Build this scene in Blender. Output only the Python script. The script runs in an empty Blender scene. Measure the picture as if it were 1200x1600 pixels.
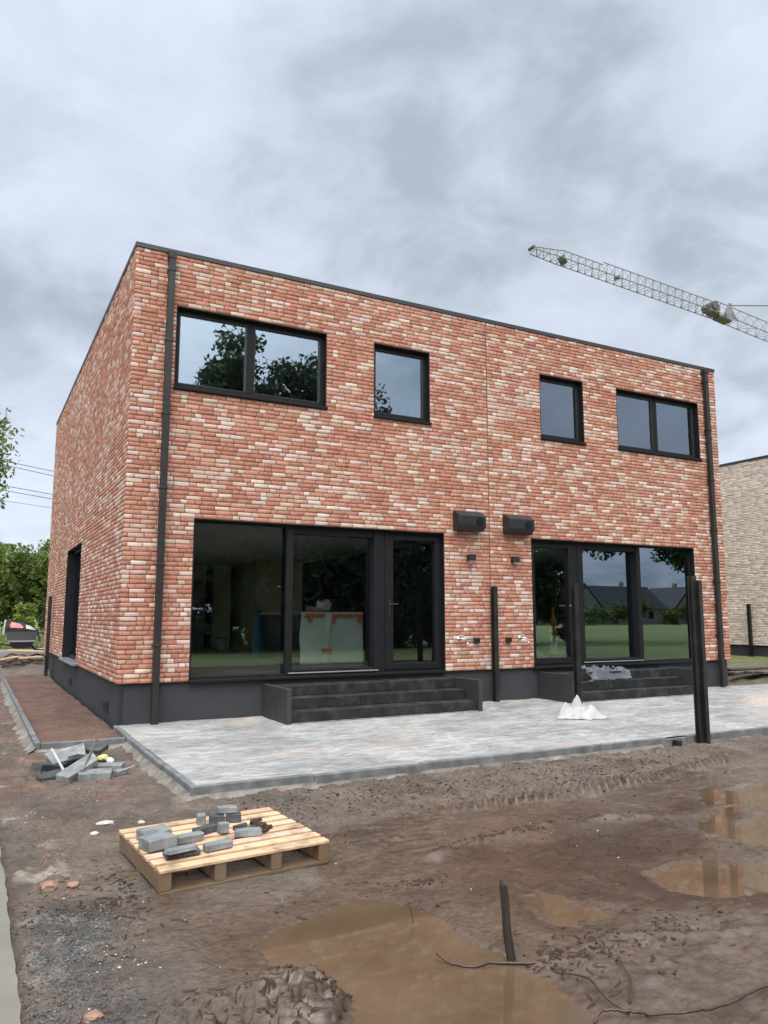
import bpy, math, random
import numpy as np
from mathutils import Vector, Matrix
R = math.radians
C = bpy.context.scene.collection
rng = random.Random(7)
nrg = np.random.default_rng(11)

# ------------------------------------------------------------------ materials
class NT:
    def __init__(s, name):
        s.m = bpy.data.materials.new(name); s.m.use_nodes = True
        s.t = s.m.node_tree; s.t.nodes.clear()
        s.out = s.n('ShaderNodeOutputMaterial')
    def n(s, typ, **kw):
        nd = s.t.nodes.new(typ)
        for k, v in kw.items():
            if k.startswith('_'): setattr(nd, k[1:], v)
            else: nd.inputs[k].default_value = v
        return nd
    def l(s, a, b): s.t.links.new(a, b)
    def coord(s, stretch=(1, 1, 1), kind='Object'):
        tc = s.n('ShaderNodeTexCoord'); mp = s.n('ShaderNodeMapping'); mp.inputs['Scale'].default_value = stretch
        s.l(tc.outputs[kind], mp.inputs['Vector']); return mp.outputs['Vector']
    def noise(s, vec, scale, detail=6, rough=.6, dist=0):
        nz = s.n('ShaderNodeTexNoise'); nz.inputs['Scale'].default_value = scale; nz.inputs['Detail'].default_value = detail
        nz.inputs['Roughness'].default_value = rough; nz.inputs['Distortion'].default_value = dist
        s.l(vec, nz.inputs['Vector']); return nz.outputs['Fac']
    def ramp(s, fac, stops):
        r = s.n('ShaderNodeValToRGB'); e = r.color_ramp.elements
        while len(e) < len(stops): e.new(.5)
        for i, (p, c) in enumerate(stops):
            e[i].position = p; e[i].color = (*c, 1) if len(c) == 3 else c
        s.l(fac, r.inputs['Fac']); return r.outputs['Color']
    def math(s, op, a, b=None, clamp=False):
        m = s.n('ShaderNodeMath'); m.operation = op; m.use_clamp = clamp
        for i, v in enumerate((a, b)):
            if v is None: continue
            if isinstance(v, (int, float)): m.inputs[i].default_value = v
            else: s.l(v, m.inputs[i])
        return m.outputs[0]
    def mix(s, fac, a, b, mode='MIX'):
        m = s.n('ShaderNodeMix'); m.data_type = 'RGBA'; m.blend_type = mode
        for k, v in ((0, fac), (6, a), (7, b)):
            if isinstance(v, (int, float)): m.inputs[k].default_value = v
            elif isinstance(v, tuple): m.inputs[k].default_value = (*v, 1)
            else: s.l(v, m.inputs[k])
        return m.outputs[2]
    def attr(s, name): return s.n('ShaderNodeAttribute', _attribute_name=name)
    def bsdf(s, color, rough=.6, metal=0, spec=.5, bump=None, bstr=.3, bdist=.01, **kw):
        b = s.n('ShaderNodeBsdfPrincipled')
        if isinstance(color, tuple): b.inputs['Base Color'].default_value = (*color, 1)
        else: s.l(color, b.inputs['Base Color'])
        if isinstance(rough, (int, float)): b.inputs['Roughness'].default_value = rough
        else: s.l(rough, b.inputs['Roughness'])
        b.inputs['Metallic'].default_value = metal; b.inputs['Specular IOR Level'].default_value = spec
        for k, v in kw.items(): b.inputs[k].default_value = v
        if bump is not None:
            bn = s.n('ShaderNodeBump'); bn.inputs['Strength'].default_value = bstr; bn.inputs['Distance'].default_value = bdist
            s.l(bump, bn.inputs['Height']); s.l(bn.outputs[0], b.inputs['Normal'])
        s.l(b.outputs[0], s.out.inputs['Surface']); return b

def pmat(name, cols, scale=4, rough=.6, rvar=.15, bump=.2, bscale=30, bdist=.01, metal=0, stretch=(1, 1, 1), spec=.5, detail=6, **kw):
    t = NT(name); v = t.coord(stretch)
    f = t.noise(v, scale, detail)
    col = t.ramp(f, [(.3 + .4 * i / max(1, len(cols) - 1), c) for i, c in enumerate(cols)]) if len(cols) > 1 else cols[0]
    b = t.noise(v, bscale, 5)
    rr = t.math('ADD', t.math('MULTIPLY', t.math('SUBTRACT', t.noise(v, scale * 2.3, 4), .5), rvar * 2), rough, True)
    t.bsdf(col, rr, metal, spec, b, bump, bdist, **kw)
    return t.m

def brick_mat(name, smear, smear_amt):
    t = NT(name); v = t.coord()
    a = t.attr('tint').outputs['Color']
    n1 = t.noise(v, 38, 6, .7); n2 = t.noise(v, 9, 5, .65)
    col = t.mix(t.math('MULTIPLY', t.ramp(n1, [(.46, (0, 0, 0)), (.72, (1, 1, 1))]), smear_amt), a, smear)
    col = t.mix(1., col, t.ramp(n2, [(.25, (.80, .77, .75)), (.75, (1.12, 1.1, 1.1))]), 'MULTIPLY')
    t.bsdf(col, .88, 0, .25, n1, .35, .006); return t.m

M = {}
M['brick'] = brick_mat('red_handmade_brick', (.56, .42, .335), .6)
M['cream'] = brick_mat('cream_brick', (.62, .56, .50), .4)
M['mortar'] = pmat('dark_mortar', [(.15, .078, .058), (.21, .115, .088)], 14, .95, .05)
M['mortar_pale'] = pmat('pale_mortar', [(.36, .315, .275), (.44, .39, .34)], 14, .95, .05)
M['plinth'] = pmat('slate_plinth_render', [(.036, .037, .041), (.048, .049, .053)], 2.5, .85, .1, .12, 160, .004, spec=.25)
M['coping'] = pmat('anthracite_coping', [(.035, .035, .037), (.048, .048, .05)], 3, .5, .1, .05, 60, .003, .2)
M['alu'] = pmat('black_aluminium', [(.009, .009, .010), (.013, .013, .0145)], 6, .6, .1, .05, 120, .002, spec=.18)
M['zinc'] = pmat('dark_zinc', [(.022, .021, .021), (.032, .031, .03)], 3, .42, .12, .06, 40, .003, .3)
M['blackplastic'] = pmat('black_plastic', [(.013, .013, .014), (.02, .02, .021)], 8, .45, .1, .08, 200, .002)
M['sillgrey'] = pmat('grey_aluminium_sill', [(.3, .31, .32), (.38, .39, .4)], 5, .35, .1, .05, 80, .002, .6)
M['chrome'] = pmat('chrome', [(.75, .76, .78), (.82, .83, .84)], 8, .18, .05, .02, 50, .001, 1.)
M['post'] = pmat('black_coated_steel', [(.010, .010, .010), (.018, .017, .016), (.035, .033, .03)], 9, .38, .2, .2, 60, .004, .1, (1, 1, .35))
M['roof'] = pmat('bitumen_roof', [(.03, .03, .032), (.045, .045, .047)], 3, .9)
M['steel_grey'] = pmat('galvanised_steel', [(.28, .28, .28), (.4, .4, .39)], 3, .5, .15, .05, 20, .01, .4)
M['crane_grey'] = pmat('grey_painted_crane_steel', [(.15, .15, .155), (.22, .22, .225)], 3, .6)
M['crane_dark'] = pmat('crane_machinery', [(.06, .055, .05), (.12, .11, .1)], 3, .6)
M['rubber'] = pmat('rubber', [(.012, .012, .012), (.02, .02, .02)], 8, .8)
M['cable'] = pmat('cable', [(.03, .03, .035)], 8, .7)
M['plaster'] = pmat('raw_plaster', [(.58, .55, .42), (.70, .67, .54), (.80, .77, .67)], 1.3, .95, .05, .2, 18, .01, 0, (1, 1, .5))
M['ceiling'] = pmat('concrete_ceiling', [(.65, .64, .6), (.78, .76, .72)], 1.2, .95)
M['screed'] = pmat('floor_screed', [(.38, .38, .30), (.52, .51, .42)], 1.5, .6, .15, .15, 30, .01)
M['gypsum'] = pmat('white_painted_door', [(.38, .38, .35), (.44, .44, .41)], 2, .6)
M['void'] = pmat('painted_darkness', [(.01, .01, .01)], 2, .9)  # flat black painted in place of unlit depth; far house windows too
M['cabinet'] = pmat('dark_cabinet', [(.035, .036, .038), (.05, .05, .052)], 2, .5)
M['worktop'] = pmat('worktop', [(.25, .25, .24), (.33, .33, .32)], 3, .4)
M['filmgreen'] = pmat('pale_green_protective_sheet', [(.46, .60, .52), (.58, .70, .63)], 1.5, .5, .1, .25, 6, .02)
M['tape'] = pmat('orange_tape', [(.55, .12, .05), (.65, .16, .07)], 5, .5)
M['bluewrap'] = pmat('blue_wrap', [(.03, .14, .22), (.05, .2, .3)], 6, .5)
M['whiteplastic'] = pmat('white_plastic', [(.66, .66, .66), (.76, .76, .75)], 3, .45)
M['amber'] = pmat('amber_plastic', [(.45, .2, .03), (.55, .26, .05)], 3, .4)
M['woodlight'] = pmat('raw_chipboard', [(.42, .30, .18), (.52, .38, .25)], 4, .8, .1, .2, 40, .005, 0, (.4, 4, 4))
M['woodgrey'] = pmat('weathered_timber', [(.07, .055, .045), (.13, .11, .09)], 5, .85, .1, .3, 40, .005, 0, (.3, 4, 4))
M['bark'] = pmat('bark', [(.05, .04, .03), (.10, .08, .06)], 8, .95, .05, .6, 20, .03, 0, (3, 3, .6))
M['root'] = pmat('wet_brown_root', [(.035, .018, .012), (.075, .04, .027)], 12, .4, .15, .4, 60, .004)
M['stake'] = pmat('wet_dark_stake', [(.018, .014, .011), (.05, .038, .028)], 10, .45, .15, .5, 50, .006, 0, (3, 3, .4))
M['slab'] = pmat('charcoal_slab', [(.008, .0085, .009), (.019, .0195, .020), (.048, .049, .050)], 5, .7, .15, .25, 120, .003, spec=.3)
M['cheek'] = pmat('grey_slab', [(.024, .025, .026), (.036, .037, .038)], 3, .65, .1, .25, 120, .003)
M['kerb'] = pmat('grey_concrete_kerb', [(.075, .08, .08), (.13, .135, .135), (.21, .21, .205)], 5, .8, .1, .35, 60, .005)
M['haunch'] = pmat('sandy_concrete_haunch', [(.10, .083, .068), (.17, .15, .13), (.26, .24, .21)], 6, .9, .05, .8, 25, .02)
M['strip'] = pmat('damp_concrete_strip', [(.15, .14, .115), (.20, .185, .155)], 3, .6, .15, .2, 40, .005)
M['paver'] = pmat('grey_concrete_paver', [(.12, .127, .128), (.20, .207, .207), (.30, .305, .30)], 9, .95, .05, .6, 70, .006, spec=.2)
M['paverdark'] = pmat('dark_concrete_paver', [(.028, .03, .032), (.055, .058, .06), (.10, .104, .106)], 9, .8, .1, .5, 90, .004)
M['gravel'] = pmat('dark_gravel', [(.03, .032, .034), (.075, .075, .075), (.17, .168, .16)], 12, .6, .2, .5, 60, .005)
M['chip'] = pmat('pale_stone_chip', [(.34, .31, .27), (.52, .49, .45)], 15, .8)
M['redchip'] = pmat('red_brick_rubble', [(.20, .10, .07), (.34, .21, .15)], 12, .9)
M['clod'] = pmat('mud_clod', [(.034, .024, .018), (.066, .047, .036)], 14, .9, .05, .6, 50, .01, spec=.12)
M['sand'] = pmat('pale_sand', [(.36, .305, .26), (.47, .41, .36)], 6, .95, .05, .6, 60, .02)
M['bag'] = pmat('white_woven_bag', [(.35, .35, .35), (.41, .41, .405)], 6, .6, .05, .25, 25, .01)
M['yellow'] = pmat('yellow_foam', [(.72, .62, .16), (.8, .72, .3)], 10, .8)
M['asphalt'] = pmat('pale_asphalt', [(.20, .20, .21), (.27, .27, .28)], 3, .9)
M['tubgrey'] = pmat('grey_tub', [(.075, .08, .085), (.1, .105, .11)], 4, .5)
M['canopy'] = pmat('black_canopy_fabric', [(.013, .013, .014), (.022, .022, .023)], 8, .7)
M['silver'] = pmat('silver_trim', [(.5, .5, .5), (.6, .6, .6)], 6, .35, .1, .02, 30, .002, .5)
M['pinkgoods'] = pmat('pink_cushion', [(.55, .18, .2), (.7, .4, .35)], 12, .8)
M['rooftile'] = pmat('dark_roof_tiles', [(.025, .026, .028), (.045, .046, .048)], 3, .7)
M['housewall'] = pmat('pale_render', [(.25, .24, .22), (.34, .33, .30)], 3, .9)

def leaf_mat(name, c1, c2, c3):
    t = NT(name); a = t.attr('shade').outputs['Fac']
    col = t.ramp(a, [(0, c1), (.5, c2), (1, c3)])
    d = t.n('ShaderNodeBsdfPrincipled', Roughness=.5); t.l(col, d.inputs['Base Color'])
    tr = t.n('ShaderNodeBsdfTranslucent'); t.l(col, tr.inputs['Color'])
    ms = t.n('ShaderNodeMixShader'); ms.inputs[0].default_value = .35
    t.l(d.outputs[0], ms.inputs[1]); t.l(tr.outputs[0], ms.inputs[2]); t.l(ms.outputs[0], t.out.inputs['Surface']); return t.m
M['leaf'] = leaf_mat('green_leaves', (.045, .075, .014), (.115, .165, .030), (.22, .275, .065))
M['leaf_light'] = leaf_mat('light_green_leaves', (.09, .13, .02), (.18, .24, .035), (.28, .34, .08))
M['leaf_dark'] = leaf_mat('dark_green_leaves', (.016, .034, .014), (.036, .068, .024), (.07, .115, .045))
M['grassblade'] = leaf_mat('grass_blades', (.09, .11, .025), (.16, .19, .05), (.30, .29, .12))

def glass_mat(name, base, tint):
    t = NT(name)
    lw = t.n('ShaderNodeFresnel', IOR=1.5)
    f = t.math('ADD', t.math('MULTIPLY', lw.outputs[0], 1 - base), base, True)
    tr = t.n('ShaderNodeBsdfTransparent', Color=(*tint, 1)); gl = t.n('ShaderNodeBsdfGlossy', Roughness=0.0, Color=(.74, .87, 1.0, 1))
    ms = t.n('ShaderNodeMixShader'); t.l(f, ms.inputs[0]); t.l(tr.outputs[0], ms.inputs[1]); t.l(gl.outputs[0], ms.inputs[2])
    t.l(ms.outputs[0], t.out.inputs['Surface']); return t.m
M['glass'] = glass_mat('window_glass', .25, (.97, .98, .965))
M['clearglass'] = glass_mat('clear_patio_glass', .07, (.99, .995, .985))

def water_mat():
    t = NT('murky_puddle_water'); v = t.coord()
    col = t.ramp(t.noise(v, 1.6, 4), [(.3, (.066, .044, .023)), (.7, (.116, .078, .049))])
    bp = t.noise(v, 5, 3)
    t.bsdf(col, .03, 0, .5, bp, .02, .01, IOR=1.33); return t.m
M['water'] = water_mat()

def ground_mat():
    t = NT('wet_muddy_ground'); v = t.coord()
    a = t.attr('gcol').outputs['Color']; w = t.attr('wet').outputs['Fac']; gr = t.attr('grit').outputs['Fac']
    n1 = t.noise(v, 26, 8, .7); n2 = t.noise(v, 3.2, 6, .6); n3 = t.noise(v, 110, 4, .7)
    col = t.mix(1., a, t.ramp(n2, [(.36, (.76, .75, .74)), (.64, (1.18, 1.17, 1.16))]), 'MULTIPLY')
    col = t.mix(1., col, t.ramp(n1, [(.34, (.62, .60, .58)), (.47, (.95, .95, .95)), (.64, (1.22, 1.21, 1.2))]), 'MULTIPLY')
    n4 = t.noise(t.coord((1., 3.2, 1)), 8, 8, .75, .8)
    col = t.mix(1., col, t.ramp(n4, [(.36, (.66, .64, .62)), (.45, (1, 1, 1)), (.66, (1.12, 1.11, 1.1))]), 'MULTIPLY')
    col = t.mix(t.math('MULTIPLY', t.ramp(n3, [(.62, (0, 0, 0)), (.70, (1, 1, 1))]), t.math('MULTIPLY', gr, .8)), col, (.24, .23, .22))
    wn = t.math('ADD', t.math('MULTIPLY', w, .62), t.math('MULTIPLY', t.noise(v, 1.9, 7, .62, .6), .55))
    wm = t.ramp(wn, [(.50, (0, 0, 0)), (.66, (1, 1, 1))])          # soaked patches
    col = t.mix(1., col, t.mix(wm, (1.12, 1.11, 1.10), (.76, .70, .64)), 'MULTIPLY')
    rr = t.math('SUBTRACT', .86, t.math('MULTIPLY', wm, .67), True)
    vo = t.n('ShaderNodeTexVoronoi', Scale=34.); vo.inputs['Randomness'].default_value = 1.; t.l(v, vo.inputs['Vector'])
    h = t.math('ADD', t.math('ADD', n1, t.math('MULTIPLY', n4, 1.7)), t.math('MULTIPLY', t.math('ADD', n3, t.math('MULTIPLY', vo.outputs['Distance'], -1.6)), t.math('ADD', .3, gr)))
    h = t.math('MULTIPLY', h, t.math('SUBTRACT', 1., t.math('MULTIPLY', wm, .88)))
    t.bsdf(col, rr, 0, .5, h, .9, .02); return t.m
M['ground'] = ground_mat()

def patio_mat():
    t = NT('sand_slurried_clinker_paving'); v = t.coord()
    # clinker pavers laid on edge, almost wholly hidden under jointing sand
    rot = t.n('ShaderNodeMapping'); rot.inputs['Rotation'].default_value = (0, 0, R(0)); t.l(v, rot.inputs['Vector'])
    dn = t.n('ShaderNodeTexNoise', Scale=7.0); t.l(rot.outputs[0], dn.inputs['Vector'])
    vm = t.n('ShaderNodeVectorMath'); vm.operation = 'MULTIPLY_ADD'; vm.inputs[1].default_value = (.02, .02, 0); t.l(dn.outputs['Color'], vm.inputs[0]); t.l(rot.outputs[0], vm.inputs[2])
    br = t.n('ShaderNodeTexBrick'); t.l(vm.outputs[0], br.inputs['Vector'])
    for k, x in (('Scale', 1.0), ('Mortar Size', .006), ('Mortar Smooth', .4), ('Bias', 0.), ('Brick Width', .2), ('Row Height', .066)): br.inputs[k].default_value = x
    br.inputs['Color1'].default_value = (.24, .24, .245, 1); br.inputs['Color2'].default_value = (.36, .36, .36, 1); br.inputs['Mortar'].default_value = (.56, .56, .55, 1)
    st = t.n('ShaderNodeMapping'); st.inputs['Scale'].default_value = (1., 2.6, 1); st.inputs['Rotation'].default_value = (0, 0, R(12)); t.l(v, st.inputs['Vector'])
    s1 = t.noise(st.outputs[0], 2.3, 9, .72, 1.2); s2 = t.noise(st.outputs[0], 3.1, 9, .72, .9); s3 = t.noise(v, .9, 4)
    cov = t.math('ADD', t.math('MULTIPLY', s1, .75), t.math('MULTIPLY', s2, .45))
    s4 = t.noise(st.outputs[0], 9, 8, .75, .5)
    dust = t.ramp(t.math('ADD', t.math('MULTIPLY', s2, .6), t.math('MULTIPLY', s4, .4)), [(.37, (.12, .12, .12)), (.45, (.23, .23, .228)), (.53, (.345, .343, .337)), (.62, (.50, .495, .475))])
    dust = t.mix(t.ramp(s3, [(.54, (0, 0, 0)), (.70, (.8, .8, .8))]), dust, (.40, .335, .28))
    col = t.mix(t.ramp(cov, [(.40, (.15, .15, .15)), (.60, (.96, .96, .96))]), br.outputs['Color'], dust)
    col = t.mix(1., col, t.ramp(t.noise(v, .8, 5, .6, .8), [(.38, (.70, .70, .70)), (.62, (1.05, 1.04, 1.02))]), 'MULTIPLY')
    h = t.math('ADD', t.math('MULTIPLY', br.outputs['Fac'], .25), t.math('MULTIPLY', t.math('ADD', s2, t.math('MULTIPLY', s4, .6)), 1.2))
    t.bsdf(col, .8, 0, .35, h, .4, .01); return t.m
M['patio'] = patio_mat()

def deck_mat():
    t = NT('pallet_pine'); v = t.coord((.5, 9, 9)); w = t.coord()
    a = t.attr('tint').outputs['Color']
    n1 = t.noise(v, 7, 7, .65, .5); n2 = t.noise(w, 6, 5)
    col = t.mix(1., a, t.ramp(n1, [(.25, (.72, .64, .55)), (.7, (1.1, 1.08, 1.04))]), 'MULTIPLY')
    col = t.mix(t.ramp(n2, [(.50, (0, 0, 0)), (.68, (.8, .8, .8))]), col, (.17, .125, .09))
    t.bsdf(col, .72, 0, .3, n1, .3, .004); return t.m
M['pine'] = deck_mat()

def sheet_mat():
    t = NT('clear_plastic_sheet')
    b = t.n('ShaderNodeBsdfPrincipled', Roughness=.22); b.inputs['Base Color'].default_value = (.16, .175, .20, 1)
    tr = t.n('ShaderNodeBsdfTransparent'); ms = t.n('ShaderNodeMixShader'); ms.inputs[0].default_value = .5
    t.l(tr.outputs[0], ms.inputs[1]); t.l(b.outputs[0], ms.inputs[2]); t.l(ms.outputs[0], t.out.inputs['Surface']); return t.m
M['sheet'] = sheet_mat()

# ------------------------------------------------------------------ mesh helpers
class MB:
    def __init__(s): s.v = []; s.f = []; s.tint = []
    def add(s, v, f, tint=None):
        o = len(s.v); s.v += [tuple(p) for p in v]; s.f += [tuple(i + o for i in q) for q in f]; s.tint += [tint] * len(f); return s
    def box(s, x0, x1, y0, y1, z0, z1, c=.004, tint=None, M4=None):
        c = min(c, abs(x1 - x0) * .3, abs(y1 - y0) * .3, abs(z1 - z0) * .3)
        X = (x0, x1); Y = (y0, y1); Z = (z0, z1); v = []; idx = {}
        for i in (0, 1):
            for j in (0, 1):
                for k in (0, 1):
                    p = (X[i], Y[j], Z[k]); sg = (1 - 2 * i, 1 - 2 * j, 1 - 2 * k)
                    for a in range(3):   # vertex lying on the face normal to axis a
                        q = [p[b] + (0 if b == a else sg[b] * c) for b in range(3)]
                        idx[(i, j, k, a)] = len(v); v.append(q)
        f = []
        for a in range(3):
            b, d = [(1, 2), (2, 0), (0, 1)][a]
            for side in (0, 1):
                def key(ub, ud):
                    t = [0, 0, 0]; t[a] = side; t[b] = ub; t[d] = ud; return idx[(*t, a)]
                q = [key(0, 0), key(1, 0), key(1, 1), key(0, 1)]
                f.append(q if side else q[::-1])
        for a in range(3):                # edges parallel to axis a
            b, d = [(1, 2), (2, 0), (0, 1)][a]
            for ub in (0, 1):
                for ud in (0, 1):
                    def key(ua, on):
                        t = [0, 0, 0]; t[a] = ua; t[b] = ub; t[d] = ud; return idx[(*t, on)]
                    q = [key(0, b), key(1, b), key(1, d), key(0, d)]
                    f.append(q if (ub == ud) == False else q[::-1])
        for i in (0, 1):
            for j in (0, 1):
                for k in (0, 1):
                    q = [idx[(i, j, k, a)] for a in range(3)]
                    f.append(q if (i + j + k) % 2 else q[::-1])
        if M4 is not None: v = [M4 @ Vector(p) for p in v]
        return s.add(v, f, tint)
    def tube(s, pts, r, n=8, cap=True):
        pts = [Vector(p) for p in pts]; rr = r if isinstance(r, (list, tuple)) else [r] * len(pts)
        v = []; f = []; up = None
        for i, p in enumerate(pts):
            d = (pts[min(i + 1, len(pts) - 1)] - pts[max(i - 1, 0)]).normalized()
            if up is None: up = Vector((0, 0, 1)) if abs(d.z) < .9 else Vector((1, 0, 0))
            a = d.cross(up).normalized(); b = a.cross(d).normalized(); up = b
            for k in range(n):
                t = 2 * math.pi * k / n; v.append(p + (a * math.cos(t) + b * math.sin(t)) * rr[i])
        for i in range(len(pts) - 1):
            for k in range(n):
                f.append((i * n + k, i * n + (k + 1) % n, (i + 1) * n + (k + 1) % n, (i + 1) * n + k))
        if cap: f.append(tuple(range(n))[::-1]); f.append(tuple((len(pts) - 1) * n + k for k in range(n)))
        return s.add(v, f)
    def prism(s, poly, axis, a0, a1):
        """poly in the two other axes (cyclic order), extruded from a0 to a1"""
        n = len(poly); v = []
        for a in (a0, a1):
            for (p, q) in poly:
                w = [0, 0, 0]; w[axis] = a; w[(axis + 1) % 3] = p; w[(axis + 2) % 3] = q; v.append(w)
        f = [tuple(range(n))[::-1], tuple(range(n, 2 * n))] + [(i, (i + 1) % n, n + (i + 1) % n, n + i) for i in range(n)]
        return s.add(v, f)
    def build(s, name, mat, parent=None, smooth=False, loc=None):
        off = Vector((0, 0, 0))
        p = parent
        while p is not None: off += p.location; p = p.parent
        if loc is not None: off += Vector(loc)
        me = bpy.data.meshes.new(name)
        me.from_pydata([tuple(Vector(q) - off) for q in s.v], [], s.f)
        if any(t is not None for t in s.tint):
            at = me.attributes.new('tint', 'FLOAT_COLOR', 'FACE')
            at.data.foreach_set('color', np.array([(*(t or (.5, .5, .5)), 1) for t in s.tint], dtype=np.float32).ravel())
        me.materials.append(M[mat]); me.validate(); me.update()
        if smooth: me.polygons.foreach_set('use_smooth', [True] * len(me.polygons))
        o = bpy.data.objects.new(name, me); C.objects.link(o)
        if loc is not None: o.location = loc
        if parent is not None: o.parent = parent
        return o

def fix_normals(o):
    import bmesh
    bm = bmesh.new(); bm.from_mesh(o.data); bmesh.ops.recalc_face_normals(bm, faces=bm.faces); bm.to_mesh(o.data); bm.free(); return o

def tag(o, label, cat, group=None, kind=None):
    if label: o['label'] = label
    if cat: o['category'] = cat
    if group: o['group'] = group
    if kind: o['kind'] = kind
    return o
def thing(name, label, cat, loc=(0, 0, 0), group=None):
    o = bpy.data.objects.new(name, None); o.empty_display_size = .2; C.objects.link(o); o.location = loc
    return tag(o, label, cat, group)
def struct(o, kind='structure'): o['kind'] = kind; return o
def copy_tree(o, parent=None):
    c = o.copy(); C.objects.link(c)
    if parent is not None: c.parent = parent
    for ch in list(o.children): copy_tree(ch, c)
    return c
def arr_mesh(name, v, faces4, mat, attrs=None, parent=None, smooth=False, loc=None):
    """fast mesh from numpy arrays: v (n,3), faces (m,k)"""
    me = bpy.data.meshes.new(name); v = np.asarray(v, np.float32); fc = np.asarray(faces4, np.int32)
    k = fc.shape[1]
    me.vertices.add(len(v)); me.vertices.foreach_set('co', v.ravel())
    me.loops.add(fc.size); me.loops.foreach_set('vertex_index', fc.ravel())
    me.polygons.add(len(fc)); me.polygons.foreach_set('loop_start', np.arange(0, fc.size, k, dtype=np.int32))
    me.update(calc_edges=True)
    for an, (typ, dom, data) in (attrs or {}).items():
        at = me.attributes.new(an, typ, dom)
        at.data.foreach_set('color' if typ == 'FLOAT_COLOR' else 'value', np.asarray(data, np.float32).ravel())
    me.materials.append(M[mat])
    if smooth: me.polygons.foreach_set('use_smooth', np.ones(len(fc), bool))
    o = bpy.data.objects.new(name, me); C.objects.link(o)
    if loc is not None: o.location = loc
    if parent is not None: o.parent = parent
    return o

# numpy value noise
def vn(x, y, seed=0):
    ix = np.floor(x); iy = np.floor(y); fx = x - ix; fy = y - iy
    def h(a, b):
        q = np.sin(a * 127.1 + b * 311.7 + seed * 74.7) * 43758.5453; return q - np.floor(q)
    ux = fx * fx * fx * (fx * (fx * 6 - 15) + 10); uy = fy * fy * fy * (fy * (fy * 6 - 15) + 10)
    return (h(ix, iy) * (1 - ux) + h(ix + 1, iy) * ux) * (1 - uy) + (h(ix, iy + 1) * (1 - ux) + h(ix + 1, iy + 1) * ux) * uy
def fbm(x, y, sc, oc=4, seed=0, rough=.5):
    t = 0; a = 1; tot = 0
    for o in range(oc):
        ca, sa = math.cos(.6 * o), math.sin(.6 * o)
        t = t + a * (vn((x * ca - y * sa) / sc + 17.3 * o, (x * sa + y * ca) / sc - 9.1 * o, seed + o) - .5); tot += a; a *= rough; sc *= .5
    return t / tot * 2
def sst(a, b, x): t = np.clip((x - a) / (b - a), 0, 1); return t * t * (3 - 2 * t)
def sdf_poly(px, py, poly):
    """positive inside"""
    d = np.full(px.shape, 1e9); ins = np.zeros(px.shape, bool); n = len(poly)
    for i in range(n):
        ax, ay = poly[i]; bx, by = poly[(i + 1) % n]
        ex, ey = bx - ax, by - ay
        t = np.clip(((px - ax) * ex + (py - ay) * ey) / (ex * ex + ey * ey + 1e-12), 0, 1)
        d = np.minimum(d, np.hypot(px - ax - t * ex, py - ay - t * ey))
        c = ((ay > py) != (by > py)) & (px < (bx - ax) * (py - ay) / (by - ay + 1e-12) + ax); ins ^= c
    return np.where(ins, d, -d)
def path_sd(px, py, path):
    """distance to a polyline and arc position"""
    best = np.full(px.shape, 1e9); s = np.zeros(px.shape); acc = 0; sg = np.zeros(px.shape)
    for (ax, ay), (bx, by) in zip(path[:-1], path[1:]):
        ex, ey = bx - ax, by - ay; L = math.hypot(ex, ey)
        t = np.clip(((px - ax) * ex + (py - ay) * ey) / (L * L), 0, 1)
        d = np.hypot(px - ax - t * ex, py - ay - t * ey); m = d < best
        best = np.where(m, d, best); s = np.where(m, acc + t * L, s); sg = np.where(m, np.sign((px - ax) * ey - (py - ay) * ex), sg); acc += L
    return best, s, sg

# ------------------------------------------------------------------ camera, light, sky
cam = bpy.data.cameras.new('camera'); co = bpy.data.objects.new('camera', cam); C.objects.link(co)
cam.sensor_fit = 'VERTICAL'; cam.sensor_height = 36; cam.sensor_width = 27; cam.lens = 26.85
cam.clip_start = .05; cam.clip_end = 3000
co.location = (-1.6837, -10.3709, 1.3787); co.rotation_euler = (math.pi / 2 + .13528, 0, -.49125)
sc = bpy.context.scene; sc.camera = co
sc.view_settings.view_transform = 'Standard'; sc.view_settings.look = 'None'; sc.view_settings.gamma = 1
sc.view_settings.exposure = 0.0
sc.render.engine = 'CYCLES'
sc.cycles.use_denoising = True
try: sc.cycles.denoiser = 'OPENIMAGEDENOISE'
except Exception: pass
sc.cycles.max_bounces = 10; sc.cycles.diffuse_bounces = 6; sc.cycles.transparent_max_bounces = 24; sc.cycles.glossy_bounces = 5; sc.cycles.sample_clamp_indirect = 6
SUN_EL, SUN_AZ = R(52), R(205)      # azimuth clockwise from +y
sl = bpy.data.lights.new('sun', 'SUN'); so = bpy.data.objects.new('sun', sl); C.objects.link(so)
sl.energy = 1.5; sl.angle = R(35); sl.color = (1, .965, .92)
sd = Vector((math.sin(SUN_AZ) * math.cos(SUN_EL), math.cos(SUN_AZ) * math.cos(SUN_EL), math.sin(SUN_EL)))
so.rotation_euler = sd.to_track_quat('Z', 'Y').to_euler(); so.location = (0, -20, 30)

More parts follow.
